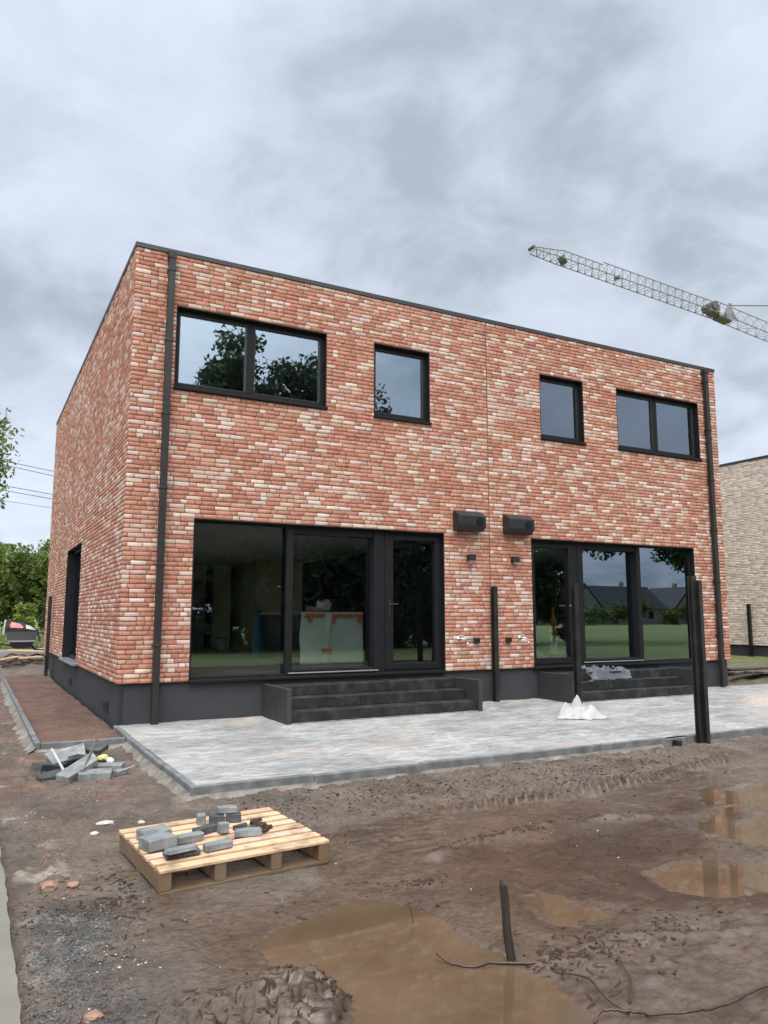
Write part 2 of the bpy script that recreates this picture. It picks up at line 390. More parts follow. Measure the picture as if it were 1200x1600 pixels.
def make_world():
    w = bpy.data.worlds.new('World'); sc.world = w; w.use_nodes = True; nt = w.node_tree; nt.nodes.clear()
    N = lambda t: nt.nodes.new(t); L = nt.links.new
    out = N('ShaderNodeOutputWorld')
    sky = N('ShaderNodeTexSky'); sky.sky_type = 'NISHITA'; sky.sun_disc = False; sky.sun_elevation = SUN_EL; sky.sun_rotation = SUN_AZ; sky.dust_density = 2
    b1 = N('ShaderNodeBackground'); b1.inputs['Strength'].default_value = .08; L(sky.outputs[0], b1.inputs[0])
    tc = N('ShaderNodeTexCoord'); nm = N('ShaderNodeVectorMath'); nm.operation = 'NORMALIZE'; L(tc.outputs['Generated'], nm.inputs[0])
    sp = N('ShaderNodeSeparateXYZ'); L(nm.outputs[0], sp.inputs[0])
    def mth(op, a, b=None, clamp=False):
        m = N('ShaderNodeMath'); m.operation = op; m.use_clamp = clamp
        for i, v in enumerate((a, b)):
            if v is None: continue
            if isinstance(v, (int, float)): m.inputs[i].default_value = v
            else: L(v, m.inputs[i])
        return m.outputs[0]
    za = mth('MAXIMUM', sp.outputs[2], 0.0)
    den = mth('ADD', za, .32)
    cb = N('ShaderNodeCombineXYZ'); L(mth('DIVIDE', sp.outputs[0], den), cb.inputs[0]); L(mth('DIVIDE', sp.outputs[1], den), cb.inputs[1])
    def noise(scale, det, rough, dist, off):
        mp = N('ShaderNodeMapping'); mp.inputs['Location'].default_value = off; L(cb.outputs[0], mp.inputs['Vector'])
        n = N('ShaderNodeTexNoise'); n.inputs['Scale'].default_value = scale; n.inputs['Detail'].default_value = det; n.inputs['Roughness'].default_value = rough; n.inputs['Distortion'].default_value = dist
        L(mp.outputs[0], n.inputs['Vector']); return n.outputs['Fac']
    n1 = noise(1.5, 7, .50, .25, (3.1, 1.7, 0)); n2 = noise(4.6, 7, .56, .4, (7.3, 2.2, 0))
    f = mth('ADD', mth('MULTIPLY', n1, .60), mth('MULTIPLY', n2, .40))
    rp = N('ShaderNodeValToRGB'); L(f, rp.inputs[0]); e = rp.color_ramp.elements
    e[0].position = .385; e[0].color = (.47, .545, .64, 1); e[1].position = .575; e[1].color = (.78, .86, 1.0, 1)
    e.new(.475).color = (.665, .735, .855, 1)
    # overcast: the dome brightens towards the zenith
    gz = N('ShaderNodeMapRange'); gz.interpolation_type = 'SMOOTHSTEP'; L(sp.outputs[2], gz.inputs[0])
    for i, v in ((1, .60), (2, .95), (3, 1.0), (4, 2.2)): gz.inputs[i].default_value = v
    gb = N('ShaderNodeMapRange'); gb.interpolation_type = 'SMOOTHSTEP'; L(sp.outputs[2], gb.inputs[0])
    for i, v in ((1, .0), (2, .22), (3, 1.25), (4, 1.0)): gb.inputs[i].default_value = v
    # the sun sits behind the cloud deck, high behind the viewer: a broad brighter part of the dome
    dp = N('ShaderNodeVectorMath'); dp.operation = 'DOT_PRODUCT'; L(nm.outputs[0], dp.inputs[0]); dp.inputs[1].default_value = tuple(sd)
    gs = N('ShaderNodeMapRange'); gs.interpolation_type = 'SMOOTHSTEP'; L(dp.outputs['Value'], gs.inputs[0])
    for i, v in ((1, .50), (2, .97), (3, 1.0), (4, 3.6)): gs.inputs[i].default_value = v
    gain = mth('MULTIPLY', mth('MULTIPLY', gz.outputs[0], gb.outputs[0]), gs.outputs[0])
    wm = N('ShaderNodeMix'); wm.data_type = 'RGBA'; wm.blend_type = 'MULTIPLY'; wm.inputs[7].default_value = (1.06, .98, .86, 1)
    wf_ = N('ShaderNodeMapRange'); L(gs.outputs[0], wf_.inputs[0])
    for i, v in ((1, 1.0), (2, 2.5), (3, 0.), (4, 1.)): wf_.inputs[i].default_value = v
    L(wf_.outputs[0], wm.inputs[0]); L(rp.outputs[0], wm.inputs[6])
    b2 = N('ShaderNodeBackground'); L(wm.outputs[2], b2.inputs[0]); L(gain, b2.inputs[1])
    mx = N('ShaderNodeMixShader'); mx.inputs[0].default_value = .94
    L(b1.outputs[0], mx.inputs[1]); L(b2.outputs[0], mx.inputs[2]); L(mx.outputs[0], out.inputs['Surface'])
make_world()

# ------------------------------------------------------------------ brick walls
RED = np.array([(.395, .150, .097), (.435, .182, .122), (.37, .136, .09), (.46, .218, .152), (.485, .285, .213), (.545, .40, .33), (.585, .465, .40), (.62, .525, .465)])
RED = RED * .9 + (RED * np.array([.18, .19, .08, .14, .13, .11, .10, .07])[:, None]).sum(0) * .1
REDP = np.array([.18, .19, .08, .14, .13, .11, .10, .07])
CRM = np.array([(.56, .49, .425), (.62, .55, .485), (.66, .60, .53), (.48, .42, .365), (.70, .64, .57)])
CRMP = np.array([.25, .3, .2, .12, .13])
def brick_layer(name, fr, s0, s1, z0, z1, holes, mat, parent, course=.0608, lens=((.21, .72), (.10, .28)), joint=.010, pal=RED, prob=REDP, seed=1, depth=.0105, vjoint=.009, splits=(), cham=.0032):
    """fr(s, z, d) -> world; d = depth into the wall"""
    g = np.random.default_rng(seed); V = []; F = []; T = []; nr = int(round((z1 - z0) / course)); course = (z1 - z0) / nr
    tmpl = None; base = 0
    L0 = [a for a, _ in lens]; P0 = [b for _, b in lens]
    for r in range(nr):
        za = z0 + r * course + vjoint * .5; zb = z0 + (r + 1) * course - vjoint * .5; zc = (za + zb) / 2
        cuts = [(a, b) for (a, b, c, d) in holes if c < zc < d]
        segs = []; cur = s0
        for a, b in sorted(cuts):
            if a > cur: segs.append((cur, a))
            cur = b
        segs.append((cur, s1))
        sg2 = []
        for a, b in segs:
            q = a
            for sp_ in splits:
                if q < sp_ < b: sg2.append((q, sp_ - .006)); q = sp_ + .006
            sg2.append((q, b))
        for a, b in sg2:
            s = a + (0 if a > s0 + 1e-6 else 0); first = True
            while s < b - .015:
                Lb = g.choice(L0, p=P0) * g.uniform(.965, 1.03)
                if first: Lb = g.choice([.10, .155, .21]) * Lb / .21 if lens[0][0] < .3 else Lb * g.uniform(.3, 1); first = False
                e = min(s + Lb, b)
                if b - e < .04: e = b
                j = joint
                q0, q1 = s + j * .5, e - j * .5
                if q1 - q0 < .012: s = e; continue
                jit = g.normal(0, .0016, 8); dp = g.normal(0, .0016); ti = g.normal(0, .0014, 4)
                c = cham
                ring = lambda i, d, w: [(q0 + i + jit[0] * w, za + i + jit[1] * w, d), (q1 - i + jit[2] * w, za + i + jit[3] * w, d), (q1 - i + jit[4] * w, zb - i + jit[5] * w, d), (q0 + i + jit[6] * w, zb - i + jit[7] * w, d)]
                fr4 = [(p[0], p[1], p[2] + ti[k]) for k, p in enumerate(ring(c, dp, 1))]
                V += ring(0, depth, 1) + ring(0, dp + .0035, 1) + fr4
                # clustered choice of pale bricks
                cl = .5 + .5 * math.sin(2.2 * s + 1.1 * zc + 1.3 * math.sin(1.7 * zc + seed)) * math.sin(1.3 * s - 2.4 * zc)
                pr = prob.copy(); k = len(pr) // 2
                pr[k:] *= .45 + 1.1 * cl; pr /= pr.sum()
                col = pal[g.choice(len(pal), p=pr)] * g.uniform(.88, 1.1) * np.array([1, g.uniform(.965, 1.035), g.uniform(.96, 1.04)])
                T.append(col); s = e
    V = np.array(V); nb = len(T)
    W = np.array(fr(V[:, 0], V[:, 1], V[:, 2])).T
    t = np.array([(8, 9, 10, 11)] + [(i, (i + 1) % 4, 4 + (i + 1) % 4, 4 + i) for i in range(4)] + [(4 + i, 4 + (i + 1) % 4, 8 + (i + 1) % 4, 8 + i) for i in range(4)])
    F = (t[None] + (np.arange(nb) * 12)[:, None, None]).reshape(-1, 4)
    # orientation
    p = W[F[0]]; nrm = np.cross(p[1] - p[0], p[2] - p[0]); out = np.array(fr(np.array([0.]), np.array([0.]), np.array([-1.])))[:, 0] - np.array(fr(np.array([0.]), np.array([0.]), np.array([0.])))[:, 0]
    if nrm @ out < 0: F = F[:, ::-1]
    col = np.repeat(np.c_[np.array(T), np.ones(nb)], 9, axis=0)
    off = Vector((0, 0, 0)); q = parent
    while q is not None: off += q.location; q = q.parent
    return arr_mesh(name, W - np.array(off), F, mat, {'tint': ('FLOAT_COLOR', 'FACE', col)}, parent)

def wall_core(name, fr, s0, s1, z0, z1, holes, t0, t1, mat, parent):
    """solid wall body with openings: front face at depth t0, back at t1, reveals between"""
    xs = sorted({s0, s1, *[h[0] for h in holes], *[h[1] for h in holes]}); zs = sorted({z0, z1, *[h[2] for h in holes], *[h[3] for h in holes]})
    mb = MB()
    inside = lambda a, b: any(h[0] - 1e-6 < a < h[1] and h[2] - 1e-6 < b < h[3] for h in holes)
    P = lambda s, z, d: tuple(float(np.ravel(q)[0]) for q in fr(np.array([s]), np.array([z]), np.array([d])))
    for i in range(len(xs) - 1):
        for k in range(len(zs) - 1):
            a, b, c, d = xs[i], xs[i + 1], zs[k], zs[k + 1]
            if inside((a + b) / 2, (c + d) / 2): continue
            for t in (t0, t1): mb.add([P(a, c, t), P(b, c, t), P(b, d, t), P(a, d, t)], [(0, 1, 2, 3)])
    for (a, b, c, d) in holes + [(s0, s1, z0, z1)]:
        for (p, q) in (((a, c), (b, c)), ((b, c), (b, d)), ((b, d), (a, d)), ((a, d), (a, c))):
            mb.add([P(*p, t0), P(*q, t0), P(*q, t1), P(*p, t1)], [(0, 1, 2, 3)])
    return fix_normals(mb.build(name, mat, parent))

W_, D_, H_, ZB = 11.70, 11.36, 6.5, .515
house = thing('brick_house', 'two-storey flat-roofed semi-detached house of mottled red brick with black windows', 'house', (W_ / 2, D_ / 2, 0))
holes_f = [(.58, 2.87, 4.495, 5.69), (3.69, 4.72, 4.475, 5.69), (7.03, 8.05, 4.495, 5.69), (8.89, 11.15, 4.495, 5.69), (.92, 4.97, .512, 2.705), (6.745, 10.80, .512, 2.705)]
ZT = 6.43
frF = lambda s, z, d: (s, d, z)
frL = lambda s, z, d: (d, D_ - s, z)          # left wall seen from outside, s runs from the back to the front
frR = lambda s, z, d: (W_ - d, s, z)
frB = lambda s, z, d: (W_ - s, D_ - d, z)
wf = wall_core('wall', frF, .0085, W_ - .0085, ZB, ZT, holes_f, .0085, .34, 'mortar', house)
wf['label'] = 'front wall of mottled red and pale brick'
brick_layer('brickwork', frF, 0, W_, ZB, ZT, holes_f, 'brick', wf, seed=5, splits=(5.868,))
hole_l = [(D_ - 6.85, D_ - 4.44, .512, 2.72)]
wl = wall_core('wall', frL, .0086, D_ - .34, ZB, ZT, hole_l, .0085, .34, 'mortar', house)
wl['label'] = 'side wall of mottled red brick'
brick_layer('brickwork', frL, 0, D_ - .0135, ZB, ZT, hole_l, 'brick', wl, seed=6)
wr = wall_core('wall', frR, .34, D_ - .012, ZB, ZT, [], .012, .34, 'mortar', house)
brick_layer('brickwork', frR, .0135, D_, ZB, ZT, [], 'brick', wr, seed=8)
hole_b = [(9.3, 11.1, .9, 2.7)]  # rear opening, unseen, added to bring light into the left room
wb = wall_core('wall', frB, .34, W_ - .34, ZB, ZT, hole_b, .012, .34, 'mortar', house)
brick_layer('brickwork', frB, .0135, W_ - .0135, ZB, ZT, hole_b, 'brick', wb, seed=9)
# movement joint: a dark sealant bead between the two halves
MB().box(5.862, 5.874, .004, .02, ZB, ZT, .001).build('joint_seal', 'mortar', house)
# plinth
mb = MB(); mb.box(.055, W_ - .055, .055, .3, -.3, ZB - .004, .004).box(.055, .3, .302, D_ - .055, -.3, ZB - .004, .004).box(W_ - .3, W_ - .055, .302, D_ - .055, -.3, ZB - .004, .004).box(.302, W_ - .302, D_ - .3, D_ - .055, -.3, ZB - .004, .004)
pl = mb.build('plinth', 'plinth', house)
MB().box(.040, .085, .040, .0545, -.2, ZB - .01, .002).build('corner_strip', 'blackplastic', house)
for (y0, y1, z0, z1) in ((5.15, 5.95, .07, .21), (.72, 1.5, .06, .21)):
    ym = (y0 + y1) / 2; hw = .2
    mb = MB().box(.042, .0545, ym - hw, ym + hw, z0, z1, .002)
    v = mb.build('air_vent', 'blackplastic', house)
    m2 = MB()
    for k in range(4): m2.box(.032, .0418, ym - hw + .03, ym + hw - .03, z0 + .02 + k * .03, z0 + .034 + k * .03, .001)
    m2.build('louvre', 'alu', v)
# roof and coping
MB().box(.36, W_ - .36, .36, D_ - .36, 6.2, 6.3, .002).build('roof', 'roof', house)
mb = MB(); o_ = .012; z0, z1 = ZT + .001, H_
mb.box(-o_, W_ + o_, -o_, .36, z0, z1, .004).box(-o_, .36, .362, D_ - .362, z0, z1, .004).box(W_ - .36, W_ + o_, .362, D_ - .362, z0, z1, .004).box(-o_, W_ + o_, D_ - .36, D_ + o_, z0, z1, .004)
mb.build('parapet_coping', 'coping', house)

# windows: black frames set back in their openings
def pane(mbargs, parent, mat='glass'): return MB().box(*mbargs, .001).build('pane', mat, parent)
def window(x0, x1, z0, z1, mull=None, label=None):
    f = MB(); fw = .062; y0, y1 = .095, .175
    f.box(x0 + .001, x0 + fw, y0, y1, z0, z1, .004).box(x1 - fw, x1 - .001, y0, y1, z0, z1, .004)
    f.box(x0 + fw, x1 - fw, y0 + .001, y1, z1 - fw, z1 - .001, .004).box(x0 + fw, x1 - fw, y0 + .001, y1, z0 + .001, z0 + .105, .004)
    if mull: f.box(mull - .055, mull + .055, y0 + .002, y1 - .002, z0 + .105, z1 - fw, .004)
    # slim lining of the brick opening
    f.box(x0 + .0005, x0 + .012, .006, y0 - .001, z0 + .035, z1, .001).box(x1 - .012, x1 - .0005, .006, y0 - .001, z0 + .035, z1, .001).box(x0 + .012, x1 - .012, .006, y0 - .001, z1 - .012, z1 - .0005, .001)
    w = f.build('window', 'alu', house); w['label'] = label
    xs = [(x0 + fw, mull - .055), (mull + .055, x1 - fw)] if mull else [(x0 + fw, x1 - fw)]
    for a, b in xs:
        pane((a - .004, b + .004, .135, .145, z0 + .1, z1 - fw + .004), w)
        g = MB(); t = .016
        g.box(a, a + t, .1, .134, z0 + .105, z1 - fw, .002).box(b - t, b, .1, .134, z0 + .105, z1 - fw, .002).box(a + t, b - t, .1, .134, z1 - fw - t, z1 - fw, .002).box(a + t, b - t, .1, .134, z0 + .105, z0 + .105 + t, .002)
        g.build('glazing_bead', 'zinc', w)
    MB().box(x0 - .015, x1 + .015, -.035, .094, z0 - .012, z0 + .03, .006).build('sill', 'alu', w)
    return w
window(*holes_f[0], 1.69, 'wide two-pane upstairs window reflecting trees')
window(*holes_f[1], None, 'single-pane upstairs window left of the movement joint')
window(*holes_f[2], None, 'single-pane upstairs window right of the movement joint')
window(*holes_f[3], 9.99, 'wide two-pane upstairs window by the right downpipe')

def patio_window(mir, label):
    X = (lambda x: 11.72 - x) if mir else (lambda x: x)
    f = MB()
    def bx(m, a, b, y0, y1, z0, z1, c=.005):
        a, b = X(a), X(b); m.box(min(a, b), max(a, b), y0, y1, z0, z1, c)
    z0, z1 = .512, 2.705
    bx(f, .921, .962, .10, .2, z0, z1); bx(f, .962, 2.31, .101, .2, z1 - .038, z1 - .001); bx(f, .962, 2.31, .101, .2, z0 + .001, z0 + .05)
    bx(f, 2.31, 2.41, .085, .30, z0, z1)                       # stile between fixed pane and sliding leaf
    bx(f, 2.41, 3.74, .10, .30, 2.58, z1 - .001); bx(f, 2.41, 3.74, .10, .30, z0, .615)
    bx(f, 3.74, 3.86, .085, .30, z0, z1)
    bx(f, 3.86, 3.93, .095, .22, z0, z1); bx(f, 4.91, 4.969, .095, .22, z0, z1); bx(f, 3.93, 4.91, .096, .22, 2.645, z1 - .001); bx(f, 3.93, 4.91, .096, .22, z0, .56)
    w = f.build('patio_window', 'alu', house); w['label'] = label
    for (a, b, y, c, d) in ((.955, 2.315, .125, .555, 2.672), (2.405, 3.745, .225, .61, 2.585), (4.07, 4.855, .15, .655, 2.575)):
        a, b = X(a), X(b); pane((min(a, b), max(a, b), y, y + .01, c, d), w, 'clearglass' if not mir or y == .15 else 'glass')
    s = MB(); y0, y1 = .115, .175
    bx(s, 3.932, 4.075, y0 - .03, y1, .562, 2.643); bx(s, 4.85, 4.908, y0 - .03, y1, .562, 2.643); bx(s, 4.075, 4.85, y0 - .029, y1, 2.57, 2.643); bx(s, 4.075, 4.85, y0 - .029, y1, .562, .66)
    s.build('door_sash', 'alu', w)
    h = MB(); xa = X(4.0)
    h.box(xa - .016, xa + .016, .068, .084, 1.38, 1.62, .006)
    sg = -1 if mir else 1
    h.tube([(xa, .07, 1.56), (xa, .035, 1.56), (xa + sg * .012, .03, 1.56), (xa + sg * .13, .03, 1.56)], .0095)
    h.build('handle', 'chrome' if mir else 'zinc', w)
    t = MB(); bx(t, 2.35, 3.80, .058, .084, z0 + .045, z0 + .062, .003)
    t.build('threshold', 'sillgrey', w)
    # lining of the opening
    r = MB(); bx(r, .9205, .934, .006, .0995, z0 + .02, z1); bx(r, 4.956, 4.9695, .006, .0945, z0 + .02, z1); bx(r, .934, 4.956, .006, .084, z1 - .014, z1 - .0005)
    r.build('reveal_lining', 'alu', w)
    q = MB(); bx(q, .915, 4.975, -.02, .0945, z0 - .02, z0 + .018, .004); q.build('sill', 'alu', w)
    return w
patio_window(False, 'left patio window with dark room behind and door at its right')
patio_window(True, 'right patio window reflecting field and houses, door at its left')

# side window
f = MB(); ya, yb, z0, z1 = 4.441, 6.849, .512, 2.72
f.box(.13, .2, ya, ya + .06, z0, z1, .004).box(.13, .2, yb - .06, yb, z0, z1, .004).box(.131, .2, ya + .06, yb - .06, z1 - .06, z1 - .001, .004).box(.131, .2, ya + .06, yb - .06, z0 + .001, z0 + .09, .004)
f.box(.006, .129, yb - .014, yb - .0005, z0 + .03, z1, .002).box(.006, .129, ya + .0005, ya + .014, z0 + .03, z1, .002).box(.006, .129, ya + .014, yb - .014, z1 - .014, z1 - .0005, .002)
w = f.build('window', 'alu', house); w['label'] = 'tall side window of the left wall'
pane((.16, .17, ya + .055, yb - .055, z0 + .085, z1 - .055), w)
MB().box(-.05, .129, ya - .01, yb + .01, z0 - .02, z0 + .025, .004).build('sill', 'sillgrey', w)

f = MB(); f.box(.60, .66, D_ - .2, D_ - .12, .9, 2.7, .004).box(2.34, 2.40, D_ - .2, D_ - .12, .9, 2.7, .004).box(.66, 2.34, D_ - .2, D_ - .121, 2.64, 2.699, .004).box(.66, 2.34, D_ - .2, D_ - .121, .901, .98, .004)
w = f.build('window', 'alu', house); w['label'] = 'rear window added to let more light into the left room'; pane((.655, 2.345, D_ - .165, D_ - .155, .975, 2.645), w)
# downpipes
def downpipe(x, label, xb=None):
    xb = x if xb is None else xb; a = .043
    m = MB(); m.box(x - a, x + a, -.115, -.029, -.02, ZT - .002, .006)
    m.box(x - a - .012, x + a + .012, -.125, -.0125, ZT - .11, ZT - .003, .006)
    d = m.build('downpipe', 'zinc', house); d['label'] = label
    for z in (6.15, 5.13, 4.1, 3.08, 2.05, 1.0):
        MB().box(x - a - .009, x + a + .009, -.124, -.002, z - .017, z + .017, .004).build('pipe_clamp', 'zinc', d)
downpipe(.47, 'square dark downpipe beside the left corner'); downpipe(11.33, 'square dark downpipe beside the right corner')

# wall fittings
def vent_hood(x0, x1, z0, z1, label):
    prof = [(-.002, z0), (-.002, z1), (-.05, z1), (-.205, z1 - .085), (-.205, z0 + .085), (-.13, z0)]
    m = MB(); m.prism(prof, 0, x0, x1)
    h = fix_normals(m.build('vent_hood', 'blackplastic', house)); h['label'] = label
    bv = h.modifiers.new('bevel', 'BEVEL'); bv.width = .012; bv.segments = 2
    xc, zc = x1 - .13, (z0 + z1) / 2 - .01
    r = MB(); r.tube([(xc, -.204, zc), (xc, -.214, zc)], .07, 24)
    r.tube([(xc, -.2142, zc), (xc, -.217, zc)], .05, 24)
    r.build('outlet_disc', 'alu', h)
vent_hood(5.135, 5.66, 2.75, 3.085, 'left wall vent hood'); vent_hood(6.135, 6.665, 2.745, 3.085, 'right wall vent hood')
for x, lab in ((5.45, 'left wall lamp'), (6.345, 'right wall lamp')):
    m = MB(); m.box(x - .055, x + .055, -.12, -.002, 2.275, 2.375, .008)
    l = m.build('wall_lamp', 'blackplastic', house); l['label'] = lab
    MB().tube([(x, -.06, 2.276), (x, -.06, 2.255)], .035, 14).build('lens', 'silver', l)
for x, lab in ((5.55, 'left outdoor socket'), (6.19, 'right outdoor socket')):
    m = MB(); m.box(x - .05, x + .05, -.06, -.002, .945, 1.03, .012)
    l = m.build('outdoor_socket', 'blackplastic', house); l['label'] = lab
    MB().box(x - .042, x + .042, -.072, -.0605, .955, 1.022, .005).build('flap', 'alu', l)
for x, s_, lab in ((5.27, 1, 'left garden tap'), (6.50, 1, 'right garden tap')):
    m = MB(); m.tube([(x - .05, -.001, 1.02), (x - .05, -.008, 1.02)], .034, 14).tube([(x - .05, -.008, 1.02), (x - .05, -.07, 1.02), (x - .02, -.1, 1.015), (x + .03, -.11, 1.0), (x + .045, -.11, .955)], .014, 10)
    m.tube([(x + .045, -.11, .956), (x + .045, -.11, .935)], .019, 10)
    l = m.build('garden_tap', 'chrome', house, True); l['label'] = lab
    MB().tube([(x - .05, -.07, 1.03), (x - .05, -.07, 1.065)], .007, 8).tube([(x - .09, -.07, 1.066), (x - .01, -.07, 1.066)], .009, 8).build('tap_handle', 'chrome', l)

# interiors
FZ = .515
def room(x0, x1, lab):
    MB().box(x0, x1, .342, D_ - .345, FZ - .1, FZ, .002).build('floor', 'screed', house)
    MB().box(x0, x1, .342, D_ - .345, 2.76, 2.9, .002).build('ceiling', 'ceiling', house)
room(.345, 5.74, 'l'); room(6.0, 11.355, 'r')
MB().box(5.742, 5.998, .345, D_ - .347, FZ - .1, 6.19, .002).build('party_wall', 'plaster', house)
MB().box(.345, 5.74, .35, D_ - .35, 6.0, 6.18, .002).build('ceiling', 'ceiling', house)
MB().box(6.0, 11.355, .35, D_ - .35, 6.0, 6.18, .002).build('ceiling', 'ceiling', house)
MB().box(.347, 5.738, 4.2, 4.3, 2.903, 5.998, .002).build('partition', 'gypsum', house)
MB().box(6.002, 11.353, 4.2, 4.3, 2.903, 5.998, .002).build('partition', 'gypsum', house)
# plastered back walls; the left one stops short to let rear light in
m = MB(); m.box(3.15, 3.85, 10.2, 10.35, FZ + .002, 2.758, .002).box(4.07, 4.55, 10.2, 10.35, FZ + .002, 2.758, .002)
m.box(5.02, 5.738, 9.0, 9.15, FZ + .002, 2.758, .002).box(4.87, 5.018, 9.0, 10.9, FZ + .002, 2.758, .002)
m.build('inner_wall', 'plaster', house)
m = MB(); m.box(6.002, 11.35, 8.2, 8.35, FZ + .002, 2.758, .002); m.build('inner_wall', 'plaster', house)
MB().box(3.2, 3.83, 10.155, 10.198, FZ + .004, 2.3, .003).build('inner_door', 'gypsum', house)
MB().box(5.715, 5.7415, 4.0, 5.0, FZ + .004, 2.35, .002).build('doorway', 'void', house)  # black panel painting the shade inside an open doorway
for z, ys in ((1.55, (4.5,)), (.85, (4.14, 4.27))):
    for x in ys: MB().box(x - .04, x + .04, 10.188, 10.1985, z - .04, z + .04, .004).build('wall_switch', 'whiteplastic', house)

isl = thing('kitchen_island', 'dark kitchen island standing behind the left patio window', 'kitchen island', (4.1, 3.6, FZ))
MB().box(3.56, 4.66, 2.52, 4.85, FZ + .003, 1.40, .004).build('cabinet', 'cabinet', isl)
MB().box(3.50, 4.70, 2.45, 4.9, 1.402, 1.445, .004).build('worktop', 'worktop', isl)
dark_row = thing('dark_room_block', 'row of black blocks added to darken the room behind the left patio door', 'cabinet', (5.45, 3.6, FZ))  # added black blocks stand in for the unlit dark along the party wall
for k in range(6):
    MB().box(5.16, 5.738, 1.0 + .92 * k, 1.0 + .92 * k + .914, FZ + .003, 2.62, .004).build('dark_block', 'void', dark_row)
def cover():
    nx, nz = 30, 24; v = []; f = []
    for j in range(nz + 1):
        for i in range(nx + 1):
            u = i / nx; w_ = j / nz; x = 3.47 + 1.25 * u + .012 * math.sin(9 * w_) * (1 - u); z = FZ + .01 + (1.452 - FZ - .01) * w_
            crease = .05 * math.exp(-((u - .46 + .05 * (1 - w_)) / .035) ** 2)
            v.append((x, 2.42 - .02 * math.sin(6 * u + 3 * w_) - crease + .02 * math.sin(4 * w_ + 5 * u * u), z))
    for j in range(nz):
        for i in range(nx):
            a = j * (nx + 1) + i; f.append((a, a + 1, a + nx + 2, a + nx + 1))
    o = MB().add(v, f).build('protective_sheet', 'filmgreen', None, True)
    sm = o.modifiers.new('thick', 'SOLIDIFY'); sm.thickness = .006
    return o
cv = tag(cover(), 'pale green protective sheet taped over the end of the island', 'sheet')
for k, (a, b, c, d) in enumerate(((3.53, 3.92, 1.36, 1.42), (3.60, 3.66, 1.27, 1.358), (4.06, 4.66, 1.36, 1.41), (4.06, 4.12, 1.25, 1.358), (4.58, 4.64, 1.25, 1.358), (3.86, 4.06, .74, .80))):
    MB().box(a, b, 2.325, 2.345, c, d, .002).build('tape_strip', 'tape', cv)
def lumpy(name, mat, c, r, label, cat, seed=1, sq=(1, 1, 1), amp=.25, n=3, group=None, kind=None):
    import bmesh
    bm = bmesh.new(); bmesh.ops.create_icosphere(bm, subdivisions=n, radius=1)
    g = random.Random(seed); o1 = [g.uniform(0, 9) for _ in range(6)]
    for q in bm.verts:
        p = q.co; d = 1 + amp * (math.sin(3.1 * p.x + o1[0]) * math.sin(2.7 * p.y + o1[1]) + .6 * math.sin(6.3 * p.z + o1[2]) * math.sin(5.1 * p.x + o1[3]) + .35 * math.sin(11 * p.y + o1[4]) * math.sin(9 * p.z + o1[5]))
        q.co = Vector((p.x * sq[0], p.y * sq[1], p.z * sq[2])) * r * d
    me = bpy.data.meshes.new(name); bm.to_mesh(me); bm.free(); me.materials.append(M[mat])
    o = bpy.data.objects.new(name, me); C.objects.link(o); o.location = c
    return tag(o, label, cat, group, kind)
lumpy('plastic_wrap', 'whiteplastic', (4.12, 2.9, 1.57), .13, 'crumpled pale plastic wrap lying on the island worktop', 'plastic wrap', 3, (1.0, .8, .9))
lumpy('cardboard_scrap', 'woodlight', (3.86, 2.8, 1.50), .1, 'low tan cardboard scrap left of the plastic wrap on the island', 'scrap', 4, (1.6, 1, .5))
m = MB(); m.tube([(3.40, 4.55, FZ + .002), (3.52, 4.86, 1.47)], .085, 14); tag(m.build('blue_wrap_roll', 'bluewrap', None), 'blue wrapped roll leaning on the far end of the kitchen island', 'roll')
bk = thing('bucket', 'pale bucket on the screed before the dark doorway', 'bucket', (4.15, 9.6, FZ))
MB().tube([(4.15, 9.6, FZ), (4.15, 9.6, FZ + .28)], [.12, .15], 18).build('bucket_body', 'whiteplastic', bk)
MB().tube([(4.15, 9.6, FZ + .281), (4.15, 9.6, FZ + .30)], .155, 18).build('lid', 'blackplastic', bk)
# right room: leaning green sheets, sealant gun cylinder, boxes
m = MB(); m.add([(6.95, 1.5, FZ + .01), (8.35, 1.45, FZ + .01), (6.95, 2.0, 1.62), (6.95, 1.52, FZ + .01), (8.35, 1.47, FZ + .01), (6.95, 2.02, 1.62)], [(0, 1, 2), (5, 4, 3), (0, 3, 4, 1), (1, 4, 5, 2), (2, 5, 3, 0)])
tag(m.build('leaning_sheet', 'filmgreen', None), 'triangular pale green sheet leaning inside the right patio door', 'sheet')
bt = thing('sealant_gun', 'amber sealant cartridge with pale label standing inside the right door', 'cartridge', (8.12, 1.1, FZ))
MB().tube([(8.12, 1.1, FZ), (8.12, 1.1, FZ + .75), (8.12, 1.1, FZ + .85), (8.12, 1.1, FZ + 1.0)], [.07, .07, .03, .02], 16).build('cartridge', 'amber', bt)
MB().tube([(8.12, 1.1, FZ + .15), (8.12, 1.1, FZ + .5)], .072, 16).build('paper_label', 'whiteplastic', bt)
m = MB(); m.box(8.3, 8.75, 4.0, 4.4, FZ + .002, 1.0, .006); tag(m.build('cardboard_box', 'woodlight', None), 'brown cardboard box on the floor of the right-hand room', 'box')
m = MB(); m.prism([(7.0, 4.3), (7.05, 4.3), (7.9, 4.9), (7.85, 4.9)], 2, FZ + .002, FZ + 1.2); tag(m.build('board_stack', 'woodgrey', None), 'grey boards stacked upright in the right-hand room', 'boards')
bw = thing('stepladder', 'narrow teal-glass stepladder standing deep in the right-hand room', 'stepladder', (8.6, 5.2, FZ))
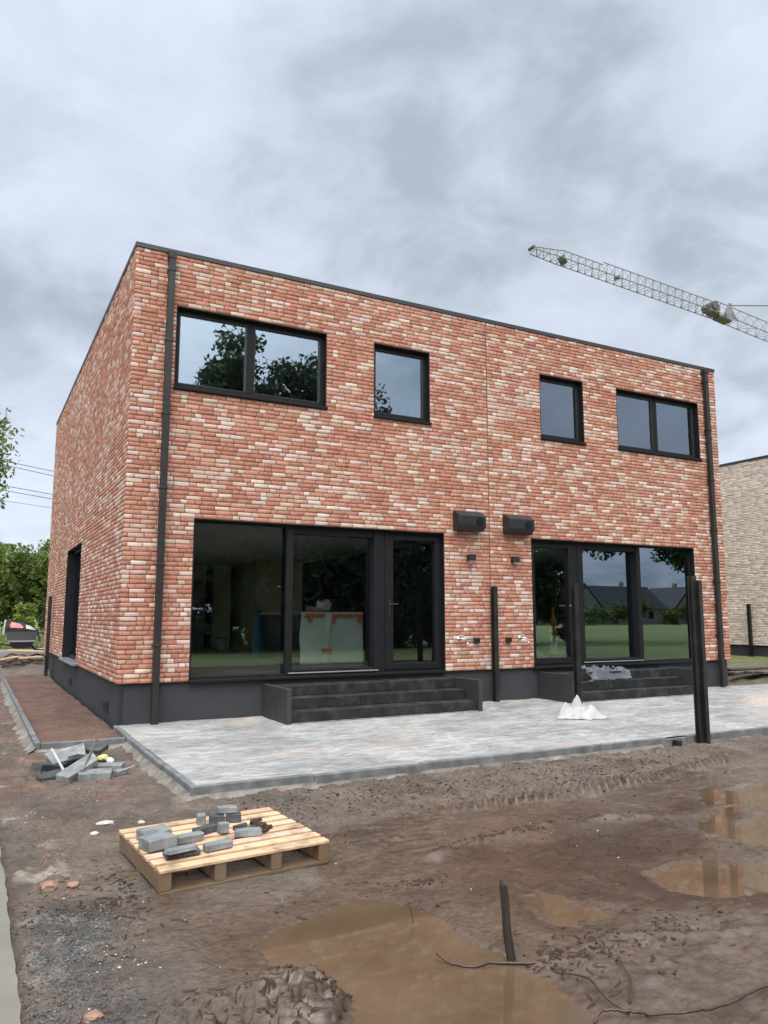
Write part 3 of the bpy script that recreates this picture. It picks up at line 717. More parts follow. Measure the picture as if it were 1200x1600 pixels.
for s_ in (-1, 1):
    MB().tube([(8.6 + s_ * .26, 4.95, FZ), (8.6 + s_ * .12, 5.15, 2.5)], .022, 8).build('leg', 'steel_grey', bw)
    MB().tube([(8.6 + s_ * .28, 5.6, FZ), (8.6 + s_ * .12, 5.2, 2.5)], .022, 8).build('leg', 'steel_grey', bw)
for k in range(6):
    t_ = (k + 1) / 7; MB().box(8.6 - .25 + .13 * t_, 8.6 + .25 - .13 * t_, 4.94 + .2 * t_, 5.04 + .2 * t_, FZ + 1.98 * t_, FZ + 1.98 * t_ + .03, .003).build('rung', 'steel_grey', bw)

# ------------------------------------------------------------------ patio, steps, kerbs
PX0, PX1, PY0 = .03, 13.2, -3.93
def patio():
    xs = np.linspace(PX0, PX1, 260); ys = np.linspace(PY0 + .002, .05, 90); X, Y = np.meshgrid(xs, ys)
    Z = .004 * fbm(X, Y, .9, 4, 5) + .003 * fbm(X, Y, .12, 3, 9) - .001 + .008 * sst(.25, .0, -Y) * (.5 + fbm(X, Y, .5, 3, 3))
    n, mm = X.shape; idx = np.arange(n * mm).reshape(n, mm)
    F = np.stack([idx[:-1, :-1], idx[:-1, 1:], idx[1:, 1:], idx[1:, :-1]], -1).reshape(-1, 4)
    return struct(arr_mesh('patio', np.stack([X, Y, Z], -1).reshape(-1, 3), F, 'patio', smooth=True))
patio()
def kerb_run(name, x0, x1, y0, y1, zt, along, seg=1.0, zb=-.3):
    mb = MB(); g = random.Random(int(x0 * 100) + 5)
    L = (x1 - x0) if along == 'x' else (y1 - y0); n = max(1, round(L / seg)); s = L / n
    for k in range(n):
        dz = g.uniform(-.004, .004); dl = g.uniform(-.003, .003)
        if along == 'x': mb.box(x0 + k * s + .0015, x0 + (k + 1) * s - .0015, y0 + dl, y1 + dl, zb, zt + dz, .006)
        else: mb.box(x0 + dl, x1 + dl, y0 + k * s + .0015, y0 + (k + 1) * s - .0015, zb, zt + dz, .006)
    return struct(mb.build(name, 'kerb', None))
kerb_run('patio_kerb', -.035, 5.38, PY0 - .06, PY0, .006, 'x')
kerb_run('patio_kerb', 5.72, 13.2, PY0 - .06, PY0, .004, 'x')
kerb_run('patio_kerb', 5.38, 5.72, PY0 - .05, PY0 + .004, -.018, 'x')
kerb_run('patio_kerb', -.035, .026, PY0 + .002, -.86, .006, 'y')
kerb_run('patio_kerb', -.01, .05, -.856, .04, .004, 'y')
kerb_run('flower_bed_kerb', -.99, -.93, -1.03, 9.4, .012, 'y')
kerb_run('flower_bed_kerb', -.928, -.038, -1.03, -.97, .002, 'x')
def haunch(name, path, nrm, width, ztop, zbot, seed):
    """concrete fillet along a kerb: path of (x,y), outward normal"""
    ns, nt = 120, 10; P = []
    (ax, ay), (bx, by) = path; g = seed
    for i in range(ns + 1):
        u = i / ns; x = ax + (bx - ax) * u; y = ay + (by - ay) * u
        L = math.hypot(bx - ax, by - ay) * u
        wv = width * (1 + .55 * float(fbm(np.array([L]), np.array([g * 3.]), .55, 4, g)[0]))
        for j in range(nt + 1):
            t = j / nt; d = wv * t
            z = ztop + (zbot - ztop) * (t ** .8) + (.018 * float(fbm(np.array([L]), np.array([d + g]), .14, 3, g + 2)[0]) if 0 < t else 0)
            P.append((x + nrm[0] * d, y + nrm[1] * d, z))
    idx = np.arange((ns + 1) * (nt + 1)).reshape(ns + 1, nt + 1)
    F = np.stack([idx[:-1, :-1], idx[1:, :-1], idx[1:, 1:], idx[:-1, 1:]], -1).reshape(-1, 4)
    p = np.array(P); q = p[F[0]]
    if np.cross(q[1] - q[0], q[2] - q[0])[2] < 0: F = F[:, ::-1]
    return struct(arr_mesh(name, p, F, 'haunch', smooth=True))
haunch('concrete_haunch', ((-.2, PY0 - .055), (5.3, PY0 - .055)), (0, -1), .13, -.055, -.17, 2)
haunch('concrete_haunch', ((5.8, PY0 - .055), (13, PY0 - .055)), (0, -1), .09, -.07, -.17, 7)
haunch('concrete_haunch', ((-.03, PY0 - .06), (-.03, -1.0)), (-1, 0), .19, -.04, -.18, 3)
haunch('concrete_haunch', ((-.985, -1.1), (-.985, 9.3)), (-1, 0), .27, -.03, -.2, 4)
haunch('concrete_haunch', ((-1.05, -1.025), (-.05, -1.025)), (0, -1), .22, -.06, -.16, 5)

def steps(xa, xb, ya, label):
    t = thing('entrance_steps', label, 'steps', ((xa + xb) / 2, ya / 2, 0))
    ys = (ya, ya * .667, ya * .333, -.004); hs = (.148, .288, .425)
    for k in range(3):
        n = 3; s = (xb - xa - .14) / n; m = MB(); o = .23 * k
        xs = [xa + .065] + [xa + .07 + s * (q + 1) + (.18 if k == 1 else -.1 * k) for q in range(n - 1)] + [xb - .065]
        for a, b in zip(xs[:-1], xs[1:]):
            z0 = -.1 if k == 0 else hs[k - 1] + .001
            m.box(a + .002, b - .002, ys[k] + rng.uniform(-.004, .004), .05, z0, hs[k] + rng.uniform(-.002, .003), .006)
        m.build('step', 'slab', t)
    MB().box(xa + .063, xb - .063, ya - .022, ya - .006, -.02, .012, .005).build('mortar_bead', 'haunch', t)
    for a, lab in ((xa, 'left cheek slab'), (xb - .062, 'right cheek slab')):
        MB().box(a, a + .062, ya - .045, -.002 + .05, -.1, .445, .005).build('cheek_wall', 'cheek', t)
steps(1.955, 5.0, -.9, 'three dark concrete steps below the left patio window, swept clean')
steps(6.84, 9.75, -.78, 'three dark concrete steps with a crumpled clear sheet on them')

# ------------------------------------------------------------------ ground
PUD = {'main': ([(-.40, -6.71), (-.30, -6.58), (-.16, -6.53), (.0, -6.53), (.14, -6.43), (.28, -6.39), (.39, -6.48), (.46, -6.65), (.52, -6.87), (.59, -7.05), (.63, -7.24), (.60, -7.36), (.57, -7.42), (.585, -7.6), (.56, -7.78), (.53, -7.93), (.42, -8.15), (.3, -8.4), (-.3, -8.35), (-.48, -7.8), (-.34, -7.54), (-.22, -7.38), (-.24, -7.12), (-.36, -6.99)], -.168),
       'p2': ([(1.10, -6.80), (1.24, -6.74), (1.34, -6.95), (1.36, -7.15), (1.26, -7.26), (1.04, -7.27), (.97, -7.08)], -.162),
       'p3': ([(1.98, -6.82), (2.25, -6.74), (2.5, -6.84), (2.72, -7.0), (2.85, -7.3), (2.6, -7.5), (2.28, -7.36), (2.04, -7.34), (1.88, -7.12)], -.160),
       'p4': ([(3.80, -5.72), (4.2, -5.40), (5.4, -5.45), (5.9, -6.0), (5.2, -6.6), (4.3, -6.86), (3.6, -6.92), (3.18, -6.80), (3.0, -6.52), (3.06, -6.24), (3.5, -6.12), (3.72, -5.95)], -.170)}
def grow(a, b, step, f=1.22):
    out = [a]; s = step
    while abs(out[-1] - a) < abs(b - a): s *= f; out.append(out[-1] + math.copysign(s, b - a))
    return out[1:]
def ground():
    xs = np.array(grow(-2.2, -450, .02)[::-1] + list(np.arange(-2.2, -1.26, .02)) + list(np.arange(-1.26, -.1, .01)) + list(np.arange(-.1, 5.5, .02)) + list(np.arange(5.5, 9, .05)) + [9] + grow(9, 450, .05))
    ys = np.array(grow(-8.8, -450, .02)[::-1] + list(np.arange(-8.8, -7.91, .02)) + list(np.arange(-7.9, -6.9, .01)) + list(np.arange(-6.9, -3.85, .02)) + list(np.arange(-3.85, .3, .05)) + list(np.arange(.3, 14, .15)) + [14] + grow(14, 450, .15))
    X, Y = np.meshgrid(xs, ys)
    far = sst(9, 25, np.maximum(np.abs(X), np.abs(Y + 3)))
    near = 1 - sst(6, 14, np.maximum(np.abs(X - 2), np.abs(Y + 5)))
    z = -.150 + .05 * sst(-4.9, -4.05, Y) - .02 * sst(-1.0, -1.8, X) * (Y > -4)
    big = fbm(X, Y, 1.7, 3, 21); mid = fbm(X, Y, .42, 4, 33); fine = fbm(X, Y, .09, 3, 41)
    rough = sst(-5.4, -4.6, Y) * sst(-.2, .6, X + .3) + .7 * sst(-.75, -1.2, X) + .35 * sst(.55, .9, X) * sst(-7.1, -7.6, Y)
    rough = np.clip(rough + .12, 0, 1)
    z = z + .016 * big + .013 * mid * (.5 + rough) + .007 * fine * (.45 + 2.6 * rough) + .004 * np.clip(fbm(X, Y, .05, 2, 47), -.2, 1) * near * (.5 + 1.5 * rough)
    ridg = 1 - np.abs(fbm(X, Y, .16, 3, 55)) * 2.2
    z = z + .022 * np.clip(ridg - .45, 0, 1) * rough
    ms_ = sst(.05, .45, fbm(X, Y, 1.1, 3, 57)) * near * (.35 + .65 * sst(.2, 1.0, X))
    z = z + .020 * np.clip(1 - np.abs(fbm(X * .38 + .1 * Y, Y, .17, 4, 58)) * 3.2, 0, 1) * ms_
    z = z + .010 * np.clip(1 - np.abs(fbm(X * .7, Y * .8, .06, 2, 59)) * 3, 0, 1) * np.clip(rough - .2, 0, 1) * near
    z = z + .011 * np.clip(fbm(X, Y, .11, 2, 60) - .1, 0, 1) * near * (.4 + rough)
    # tyre-tread mound at the near left
    cxm = fbm(X, Y, .25, 3, 61)
    mnd = sst(.0, .16, sdf_poly(X, Y, [(-1.15, -7.16), (-.8, -7.04), (-.36, -6.98), (-.24, -7.08), (-.2, -7.36), (-.36, -7.56), (-.55, -8.3), (-1.25, -8.3)]) + .05 * cxm) * near
    ua, va = (X + .65) * .965 + (Y + 7.42) * .26, -(X + .65) * .26 + (Y + 7.42) * .965
    wv = .02 * fbm(X, Y, .12, 3, 63)
    ph = (ua + .75 * np.abs(((va + wv + .02) % .30) - .15) + wv) / .115
    lug = sst(.14, .26, np.abs((ph % 1) - .5)) * (1 - .8 * np.exp(-((((va + wv + .02) % .30) - .15) / .016) ** 2))
    z = z + mnd * (.024 + .048 * lug * np.clip(.75 + .6 * fbm(X, Y, .3, 2, 64), .2, 1.2) + .02 * fbm(X, Y, .3, 3, 66) + .016 * fbm(X, Y, .055, 3, 68))
    edge = np.exp(-((sdf_poly(X, Y, [(-1.15, -7.16), (-.8, -7.04), (-.36, -6.98), (-.24, -7.08), (-.2, -7.36), (-.36, -7.56), (-.55, -8.3), (-1.25, -8.3)]) - .05) / .04) ** 2)
    z = z + edge * near * (.012 + .05 * np.clip(fbm(X, Y, .07, 3, 71), -.2, 1))
    # tread track below the kerb and the squeezed-up ridges
    d, s, sg = path_sd(X, Y, [(1.3, -5.02), (2.45, -5.06), (3.1, -5.08), (4.1, -4.95), (5.4, -4.75)])
    on = np.exp(-(d / .10) ** 4); lug2 = sst(.2, .42, np.abs((((s + .6 * d * sg) / .10) % 1) - .5))
    strength = sst(1.2, 1.8, s + 1.0) * (.6 + .5 * fbm(X, Y, .6, 2, 77))
    z = z + on * strength * (.012 + .075 * lug2)
    tread = on * strength
    for path, hgt, wd in (([(1.0, -6.02), (1.39, -5.89), (2.04, -5.70), (2.54, -5.77), (3.4, -6.08)], .03, .045), ([(.7, -4.62), (1.6, -4.66), (2.6, -4.72), (3.4, -4.6)], .025, .05), ([(.95, -5.42), (1.7, -5.36), (2.2, -5.42)], .02, .04), ([(.2, -4.95), (.9, -5.15), (1.3, -5.5)], .016, .04), ([(2.9, -5.9), (3.6, -6.15), (4.5, -6.2)], .03, .05), ([(1.2, -7.5), (1.9, -7.75), (2.6, -7.65)], .02, .05), ([(.62, -7.42), (.95, -7.75), (1.0, -8.2)], .02, .05)):
        d, s, sg = path_sd(X, Y, path); d = d + .03 * fbm(X, Y, .2, 3, 81)
        z = z + hgt * np.exp(-(d / wd) ** 2) * np.clip(.6 + 1.3 * fbm(X, Y, .18, 3, 83), 0, 1.6)
    wet = .35 + .0 * X
    pudd = np.zeros_like(X); nearwater = np.zeros_like(X)
    wob = .035 * fbm(X, Y, .22, 4, 91) + .012 * fbm(X, Y, .05, 2, 95)
    for k, (poly, wz) in PUD.items():
        sd_ = sdf_poly(X, Y, poly) + wob
        rn = .0055 * fbm(X, Y, .16, 4, 97) + .003 * fbm(X, Y, .045, 2, 98)
        zin = wz - np.clip(sd_, 0, .4) * (.10 if k == 'main' else .05) + rn * (1 - sst(.1, .3, sd_) * (k == 'main'))
        if k == 'main':
            for (ix, iy, ir) in ((.0, -7.13, .06), (.08, -7.18, .035), (.15, -7.25, .05), (.22, -7.37, .065), (.28, -7.44, .045), (-.06, -7.5, .03), (.33, -7.3, .02), (.2, -7.52, .03)):
                zin = zin + .056 * np.exp(-(((X - ix) / ir) ** 2 + ((Y - iy) / (ir * .6)) ** 2)) * np.clip(.9 + fbm(X, Y, .05, 2, 99), 0, 2)
            zin = np.minimum(zin, wz + .007 + .006 * fbm(X, Y, .04, 2, 103) - np.clip(sd_, 0, .02))
        elif k == 'p4':
            zin = zin + .05 * np.clip(fbm(X * .45, Y, .26, 3, 101) - .06, 0, 1)
        zout = np.minimum(z, wz + np.clip(-sd_, 0, 1) * .13 + rn); zout = np.where(sd_ < -.05, np.maximum(zout, wz + .002 + np.clip(-sd_ - .05, 0, .2) * .03), zout)
        blend = (sd_ > -.45)
        keep = 1 - sst(.0, .06, mnd) if k == 'main' else 1.
        z = np.where(sd_ > 0, z * (1 - keep) + zin * keep, np.where(blend, z + (zout - z) * keep, z))
        pudd = np.maximum(pudd, (sd_ > 0)); nearwater = np.maximum(nearwater, np.exp(-np.clip(-sd_, 0, 9) / .22))
    pb = (np.abs(X + .18) < .62) & (np.abs(Y + 5.36) < .53); z = np.where(pb, np.minimum(z, -.15 + .004 * fine), z)
    # regions
    bed = ((X > -.96) & (X < .2) & (Y > -1.0) & (Y < 9.6))
    z = np.where(bed, -.035 + .02 * fbm(X, Y, .5, 4, 111) + .006 * fine, z)
    under = (X > -.01) & (X < 13.2) & (Y > -3.96) & (Y < 11.4)
    z = np.where(under & ~((X < .2) & (Y > -.9) & (Y < 9.6) & (X < .0)), -.30, z)
    rise = sst(9.2, 12.3, Y) * .58
    z = np.where(Y > 9.2, np.maximum(z, -.15 + rise + .03 * mid * (1 - far)), z)
    right = sst(11.6, 12.6, X) * (Y > -2.5)
    z = z + right * (.06 + .06 * mid)
    z = z * (1 - far) + far * np.where(Y > 0, .43, -.12)
    # colour of the soil (kind of soil only)
    c = np.zeros(X.shape + (3,)); c[:] = (.122, .096, .076)
    def put(col, w): c[:] = c * (1 - w[..., None]) + np.array(col) * w[..., None]
    put((.160, .127, .101), sst(.1, .6, fbm(X, Y, .8, 4, 121)) * .6)
    put((.082, .055, .040), sst(.15, .55, fbm(X, Y, .55, 4, 131)) * .75 * sst(-5.3, -4.4, Y))
    put((.18, .142, .112), sst(.1, .5, fbm(X, Y, .3, 4, 135)) * .6 * sst(-4.75, -4.3, Y))
    put((.085, .058, .042), np.clip(edge * near * .8 + tread * .55, 0, 1) * sst(-.2, .3, fbm(X, Y, .1, 3, 141)))
    put((.17, .092, .062), sst(.05, .45, fbm(X, Y, .5, 4, 151)) * .7 * sst(-.1, -.5, X) * sst(-5.6, -4.5, Y))
    gv = np.clip(sst(.05, .4, fbm(X, Y, .35, 4, 161) + .25) * sst(-.82, -1.12, X) * sst(-5.2, -5.8, Y), 0, 1)
    put((.07, .066, .061), gv * .8)
    put((.33, .295, .25), sst(.3, .5, fbm(X, Y, .22, 4, 165)) * .7 * sst(-.95, -1.25, X) * sst(-8.5, -5, Y))
    put((.155, .082, .058), bed * (.7 + .3 * np.clip(fbm(X, Y, .6, 3, 171), -1, 1)))
    put((.10, .06, .045), bed * sst(.05, .4, fbm(X, Y, .35, 4, 173)) * .7)
    put((.075, .049, .031), np.clip(nearwater * .3 + sst(.12, .4, fbm(X, Y, .7, 4, 197)) * sst(.5, 1.4, X) * sst(-5.2, -5.9, Y) * .8, 0, 1) * (pudd < .5))
    put((.10, .075, .058), right * .8)
    put((.17, .15, .13), sst(9.0, 10.2, Y) * (1 - sst(12.0, 12.4, Y)) * .8)
    grs = np.maximum(sst(13.9, 14.2, Y), np.maximum(sst(-12.4, -13.4, Y), far * (X > 0)) * (Y < 8))
    gcol = fbm(X, Y, 3.0, 4, 181)
    put((.15, .20, .055), grs * .97); put((.23, .23, .09), grs * sst(0, .5, gcol) * .7)
    wet = np.clip(.42 + .45 * nearwater + .3 * fbm(X, Y, .7, 3, 191) + .34 * sst(-.1, .9, X) * sst(-4.8, -5.3, Y) - .35 * sst(-4.9, -4.2, Y), 0, 1) * (1 - grs) * (1 - .8 * bed)
    grit = np.clip(.15 + gv + .4 * sst(-4.9, -4.3, Y), 0, 1) * (1 - grs)
    n, mm = X.shape; idx = np.arange(n * mm).reshape(n, mm)
    F = np.stack([idx[:-1, :-1], idx[:-1, 1:], idx[1:, 1:], idx[1:, :-1]], -1).reshape(-1, 4)
    g = arr_mesh('muddy_ground', np.stack([X, Y, z], -1).reshape(-1, 3), F, 'ground',
                 {'gcol': ('FLOAT_COLOR', 'POINT', np.concatenate([c, np.ones(X.shape + (1,))], -1)), 'wet': ('FLOAT', 'POINT', wet), 'grit': ('FLOAT', 'POINT', grit)}, smooth=True)
    struct(g)
    def at(x, y):
        i = int(np.clip(np.searchsorted(xs, x), 1, mm - 1)); j = int(np.clip(np.searchsorted(ys, y), 1, n - 1))
        fx = (x - xs[i - 1]) / (xs[i] - xs[i - 1]); fy = (y - ys[j - 1]) / (ys[j] - ys[j - 1])
        return float((z[j - 1, i - 1] * (1 - fx) + z[j - 1, i] * fx) * (1 - fy) + (z[j, i - 1] * (1 - fx) + z[j, i] * fx) * fy)
    return at
gz = ground()
for k, (poly, wz) in PUD.items():
    cx = sum(p[0] for p in poly) / len(poly); cy = sum(p[1] for p in poly) / len(poly)
    v = []
    for (x, y) in poly:
        d = math.hypot(x - cx, y - cy); v.append((x + (x - cx) / d * .1, y + (y - cy) / d * .1, wz))
    # fan around the centre, kept a clean star polygon
    v.append((cx, cy, wz)); n = len(poly)
    o = MB().add(v, [(i, (i + 1) % n, n) for i in range(n)]).build('puddle', 'water', None)
    q = o.data.polygons[0].normal.z
    if q < 0: o.data.flip_normals()
    struct(o)
# concrete footing strip along the left boundary
def strip():
    v = []; n = 200
    for i in range(n + 1):
        y = -9.5 + 8.5 * i / n; e = -1.418 + .03 * float(fbm(np.array([y]), np.array([3.]), .35, 4, 5)[0])
        v += [(e, y, -.30), (e - .012, y, -.075 + .006 * math.sin(y * 9)), (-1.75, y, -.07), (-1.75, y, -.3)]
    f = []
    for i in range(n):
        for j in range(3): f.append((i * 4 + j, i * 4 + j + 1, i * 4 + j + 5, i * 4 + j + 4))
    return struct(fix_normals(MB().add(v, f + [(0, 1, 2, 3), (n * 4 + 3, n * 4 + 2, n * 4 + 1, n * 4)]).build('concrete_strip', 'strip', None)))
strip()

# flat, torn bits of mud and plant debris
def debris(name, mat, pts, size, label, cat, seed):
    g = np.random.default_rng(seed); V = []; F = []; k = 0
    for (x, y) in pts:
        L = g.uniform(*size); w_ = L * g.uniform(.08, .3); a = g.normal(.25, .7); n = 5; cu = g.normal(0, .25) * L; h = g.uniform(.002, .007)
        for i in range(n):
            t = i / (n - 1) - .5; px_ = t * L; py_ = cu * (t * t - .1); wd = w_ * (.25 + math.cos(t * 2.6)) * g.uniform(.5, 1.2)
            for (o, hh) in ((-wd, -.004), (-wd * .3, h * g.uniform(.5, 1.4)), (wd * .3, h * g.uniform(.5, 1.4)), (wd, -.004)):
                ax = x + px_ * math.cos(a) - (py_ + o) * math.sin(a); ay = y + px_ * math.sin(a) + (py_ + o) * math.cos(a); V.append((ax, ay, gz(ax, ay) + hh))
        for i in range(n - 1):
            for j in range(3): b = k + i * 4 + j; F.append((b, b + 4, b + 5, b + 1))
        k += n * 4
    F = np.array(F); p = np.array(V); q = p[F[0]]
    if np.cross(q[1] - q[0], q[2] - q[0])[2] < 0: F = F[:, ::-1]
    return tag(arr_mesh(name, p, F, mat), label, cat, None, 'stuff')
def build_debris():
    P = [(nrg.uniform(-.9, 5.0), nrg.uniform(-7.9, -4.3)) for _ in range(130)]
    P += [(nrg.uniform(.2, 5.2), nrg.normal(-4.45, .25)) for _ in range(260)] + [(1.0 + 2.4 * t + nrg.normal(0, .05), -5.95 + .25 * math.sin(3 * t) + nrg.normal(0, .03)) for t in nrg.uniform(0, 1, 90)]
    P += [(nrg.normal(.9, .35), nrg.normal(-7.5, .18)) for _ in range(150)] + [(nrg.normal(-1.0, .15), nrg.normal(-5.9, .35)) for _ in range(120)] + [(nrg.normal(2.2, .6), nrg.normal(-6.4, .25)) for _ in range(110)] + [(nrg.normal(.55, .3), nrg.normal(-5.35, .1)) for _ in range(60)]
    P += [(nrg.uniform(-1.1, -.25), nrg.uniform(-7.7, -7.0)) for _ in range(170)]
    P = [p for p in P if not any(float(sdf_poly(np.array([p[0]]), np.array([p[1]]), poly)[0]) > -.02 for poly, _ in PUD.values()) and not (abs(p[0] + .18) < .6 and abs(p[1] + 5.36) < .5)]
    debris('mud_crumbs', 'clod', P, (.012, .06), 'torn dark crumbs and slivers of mud strewn over the ground', 'mud', 91)
# small stones, clods and chips: uncountable scatter
ICO_V = None
def scatter(name, mat, pts, size, label, cat, seed, flat=.6, stuff=True):
    import bmesh
    bm = bmesh.new(); bmesh.ops.create_icosphere(bm, subdivisions=1, radius=1); bv = np.array([v.co[:] for v in bm.verts]); bf = np.array([[v.index for v in f.verts] for f in bm.faces]); bm.free()
    g = np.random.default_rng(seed); V = []; F = []
    for i, (x, y) in enumerate(pts):
        s = g.uniform(*size) * g.uniform(.6, 1.2); sc_ = np.array([g.uniform(.6, 1.4), g.uniform(.6, 1.4), flat * g.uniform(.6, 1.3)]) * s
        a = g.uniform(0, 6.28); c_, s_ = math.cos(a), math.sin(a); rot = np.array([[c_, -s_, 0], [s_, c_, 0], [0, 0, 1]])
        V.append((bv * (1 + g.uniform(-.28, .28, (len(bv), 1)))) * sc_ @ rot.T + np.array([x, y, gz(x, y) + sc_[2] * .25])); F.append(bf + i * len(bv))
    o = arr_mesh(name, np.concatenate(V), np.concatenate(F), mat)
    return tag(o, label, cat, None, 'stuff')
def cloud_pts(n, cx, cy, rx, ry, seed, ang=0):
    g = np.random.default_rng(seed); p = g.normal(0, .5, (n, 2)) * (rx, ry); c_, s_ = math.cos(ang), math.sin(ang)
    return [(cx + a * c_ - b * s_, cy + a * s_ + b * c_) for a, b in p]
build_debris()
pts = cloud_pts(900, -1.22, -6.6, .16, .55, 1, .15) + cloud_pts(600, -1.05, -6.15, .16, .45, 2, -.35) + cloud_pts(260, -.72, -5.7, .2, .2, 3) + cloud_pts(500, -1.3, -6.95, .14, .35, 5)
scatter('gravel', 'gravel', pts + cloud_pts(900, -1.15, -6.4, .2, .7, 77, .1), (.003, .009), 'dark wet gravel spilled along the concrete strip', 'gravel', 4)
scatter('gravel', 'gravel', cloud_pts(420, .62, -4.28, .16, .1, 8) + cloud_pts(150, -1.25, -4.4, .12, .2, 9), (.003, .008), 'small dark gravel patch by the kerb behind the pallet', 'gravel', 6)
pts = [(nrg.uniform(.2, 5.2), nrg.normal(-4.5, .22)) for _ in range(900)] + [(nrg.uniform(2.2, 4.6), nrg.normal(-5.0, .09)) for _ in range(260)] + cloud_pts(220, -.3, -7.02, .16, .06, 12) + cloud_pts(90, -.26, -7.3, .06, .25, 13) + cloud_pts(110, .75, -7.5, .3, .12, 14) + cloud_pts(70, 1.35, -7.5, .5, .12, 15) + cloud_pts(60, .66, -6.35, .2, .06, 16) + cloud_pts(120, -1.0, -5.85, .3, .1, 17) + cloud_pts(60, -.82, -5.6, .05, .25, 18) + [(nrg.uniform(-1.1, 4.5), nrg.uniform(-7.6, -4.4)) for _ in range(140)] + cloud_pts(90, 1.75, -5.78, .45, .04, 19) + cloud_pts(160, 3.9, -4.75, .8, .12, 20)
scatter('mud_clods', 'clod', pts, (.003, .0125), 'dark wet mud clods thrown up along the tyre tracks', 'mud', 21, .55)
pts = [(nrg.uniform(-1.2, 2.5), nrg.uniform(-7.5, -4.2)) for _ in range(55)] + cloud_pts(40, -.9, -3.6, .5, .8, 22) + cloud_pts(26, .1, -7.1, .35, .4, 23) + cloud_pts(50, -1.05, -6.5, .25, .6, 25)
scatter('stone_chips', 'chip', pts, (.003, .008), 'pale stone chips strewn over the brown mud', 'stone chips', 24, .5)
scatter('brick_rubble', 'redchip', cloud_pts(70, -1.12, -4.9, .14, .4, 31) + cloud_pts(50, -.6, -3.3, .3, .35, 32), (.003, .012), 'red brick crumbs near the left edge of the mud', 'rubble', 33)
# ------------------------------------------------------------------ loose things on the ground
def rot_local(mb_build, loc, rz=0, rx=0, ry=0):
    mb_build.location = loc; mb_build.rotation_euler = (rx, ry, rz); return mb_build
# pallet
PZ = -.010; PA = R(4); PC = (-.18, -5.36)
pal = thing('wooden_pallet', 'light pine pallet lying in the mud, strewn with grey pavers', 'pallet', (*PC, PZ))
pal.rotation_euler = (R(.6), R(-.5), PA)
def loc_build(m, name, mat, parent):
    o = m.build(name, mat, None); o.parent = parent; return o
PL, PD = 1.06, .93
bw_ = .081; gap = (PD - 8 * bw_) / 7
for k in range(8):
    y0 = -PD / 2 + k * (bw_ + gap); tn = np.array((.585, .425, .305)) * rng.uniform(.86, 1.12) * np.array((1, rng.uniform(.93, 1.03), rng.uniform(.85, 1.05)))
    loc_build(MB().box(-PL / 2 + rng.uniform(-.006, .004), PL / 2 + rng.uniform(-.004, .008), y0, y0 + bw_, -.020, .002 * rng.uniform(-1, 1), .003, tuple(tn)), 'deck_board', 'pine', pal)
for x in (-PL / 2 + .035, -.175, .175, PL / 2 - .035):
    loc_build(MB().box(x - .034, x + .034, -PD / 2 + .004, PD / 2 - .004, -.118, -.0215, .003, (.17, .115, .07)), 'stringer', 'pine', pal)
for y0 in (-PD / 2, -.05, PD / 2 - .1):
    loc_build(MB().box(-PL / 2 + .004, PL / 2 - .004, y0, y0 + .1, -.138, -.119, .003, (.14, .10, .065)), 'bottom_board', 'pine', pal)
def paver(sx, sy, sz, mat, loc, rz, label, rx=0, ry=0, name='paver', group='grey pavers on the pallet', cat='paver', chip=0, seed=1):
    if name == 'paver': sx, sy, sz = sx * .86, sy * .86, sz * .86
    g = random.Random(seed); m = MB().box(-sx / 2, sx / 2, -sy / 2, sy / 2, 0, sz, .006)
    m.v = [tuple(c_ + g.gauss(0, .0022) for c_ in p) for p in m.v]
    if chip:
        for i, p in enumerate(m.v):
            p = Vector(p)
            if p.x > sx * .2: p.x += (p.y / sy) * chip * sx + g.uniform(-.008, .008)
            m.v[i] = tuple(p)
    o = m.build(name, mat, None); rot_local(o, loc, rz, rx, ry)
    return tag(o, label, cat, group)
Zt = PZ + .002
paver(.215, .155, .072, 'paver', (-.585, -5.25, Zt), R(12), 'large grey paver at the left, half behind its twin', seed=1)
paver(.215, .165, .075, 'paver', (-.60, -5.44, Zt), R(16), 'large square grey paver at the front left, nearest of its pair', seed=2)
paver(.20, .075, .055, 'paver', (-.405, -5.42, Zt), R(12), 'pale narrow paver lying right of the large pair', seed=3)
paver(.19, .075, .05, 'paverdark', (-.27, -5.28, Zt), R(24), 'dark narrow paver slanting towards the back heap', seed=4)
paver(.20, .07, .05, 'paver', (-.29, -5.65, Zt), R(8), 'narrow grey paver alone near the front edge, right of the thin slabs', seed=5)
paver(.24, .10, .030, 'paverdark', (-.51, -5.67, Zt), R(4), 'thin dark slab under a pale slab at the front left', seed=6)
paver(.22, .085, .034, 'paver', (-.52, -5.705, Zt + .0275), R(14), 'thin pale slab lying on the thin dark slab', seed=7, rx=R(-6), chip=.2)
paver(.07, .06, .075, 'paver', (-.165, -5.33, Zt), R(5), 'small upright grey block in front of the dark pair', seed=8)
paver(.06, .075, .075, 'paver', (-.235, -5.06, Zt), R(-5), 'small pale block at the back left of the heap', seed=9)
paver(.11, .10, .07, 'paverdark', (-.14, -5.10, Zt), R(-8), 'dark block at the left of the back pair', seed=10)
paver(.11, .10, .068, 'paverdark', (-.025, -5.10, Zt), R(-20), 'dark block at the right of the back pair', seed=11)
paver(.15, .08, .05, 'paver', (-.07, -5.09, Zt + .0615), R(-4), 'grey paver on top of the dark back pair', seed=12, ry=R(3))
paver(.195, .075, .05, 'paver', (-.045, -5.47, Zt), R(-10), 'grey paver at the right front of the heap', seed=13)
paver(.13, .05, .035, 'paverdark', (-.035, -5.29, Zt), R(28), 'dark paver fragment lowest in the middle of the heap', seed=14, chip=.3)
paver(.13, .045, .03, 'paverdark', (.0, -5.35, Zt), R(20), 'thin dark paver sliver near the mud lumps', seed=15, chip=.3)
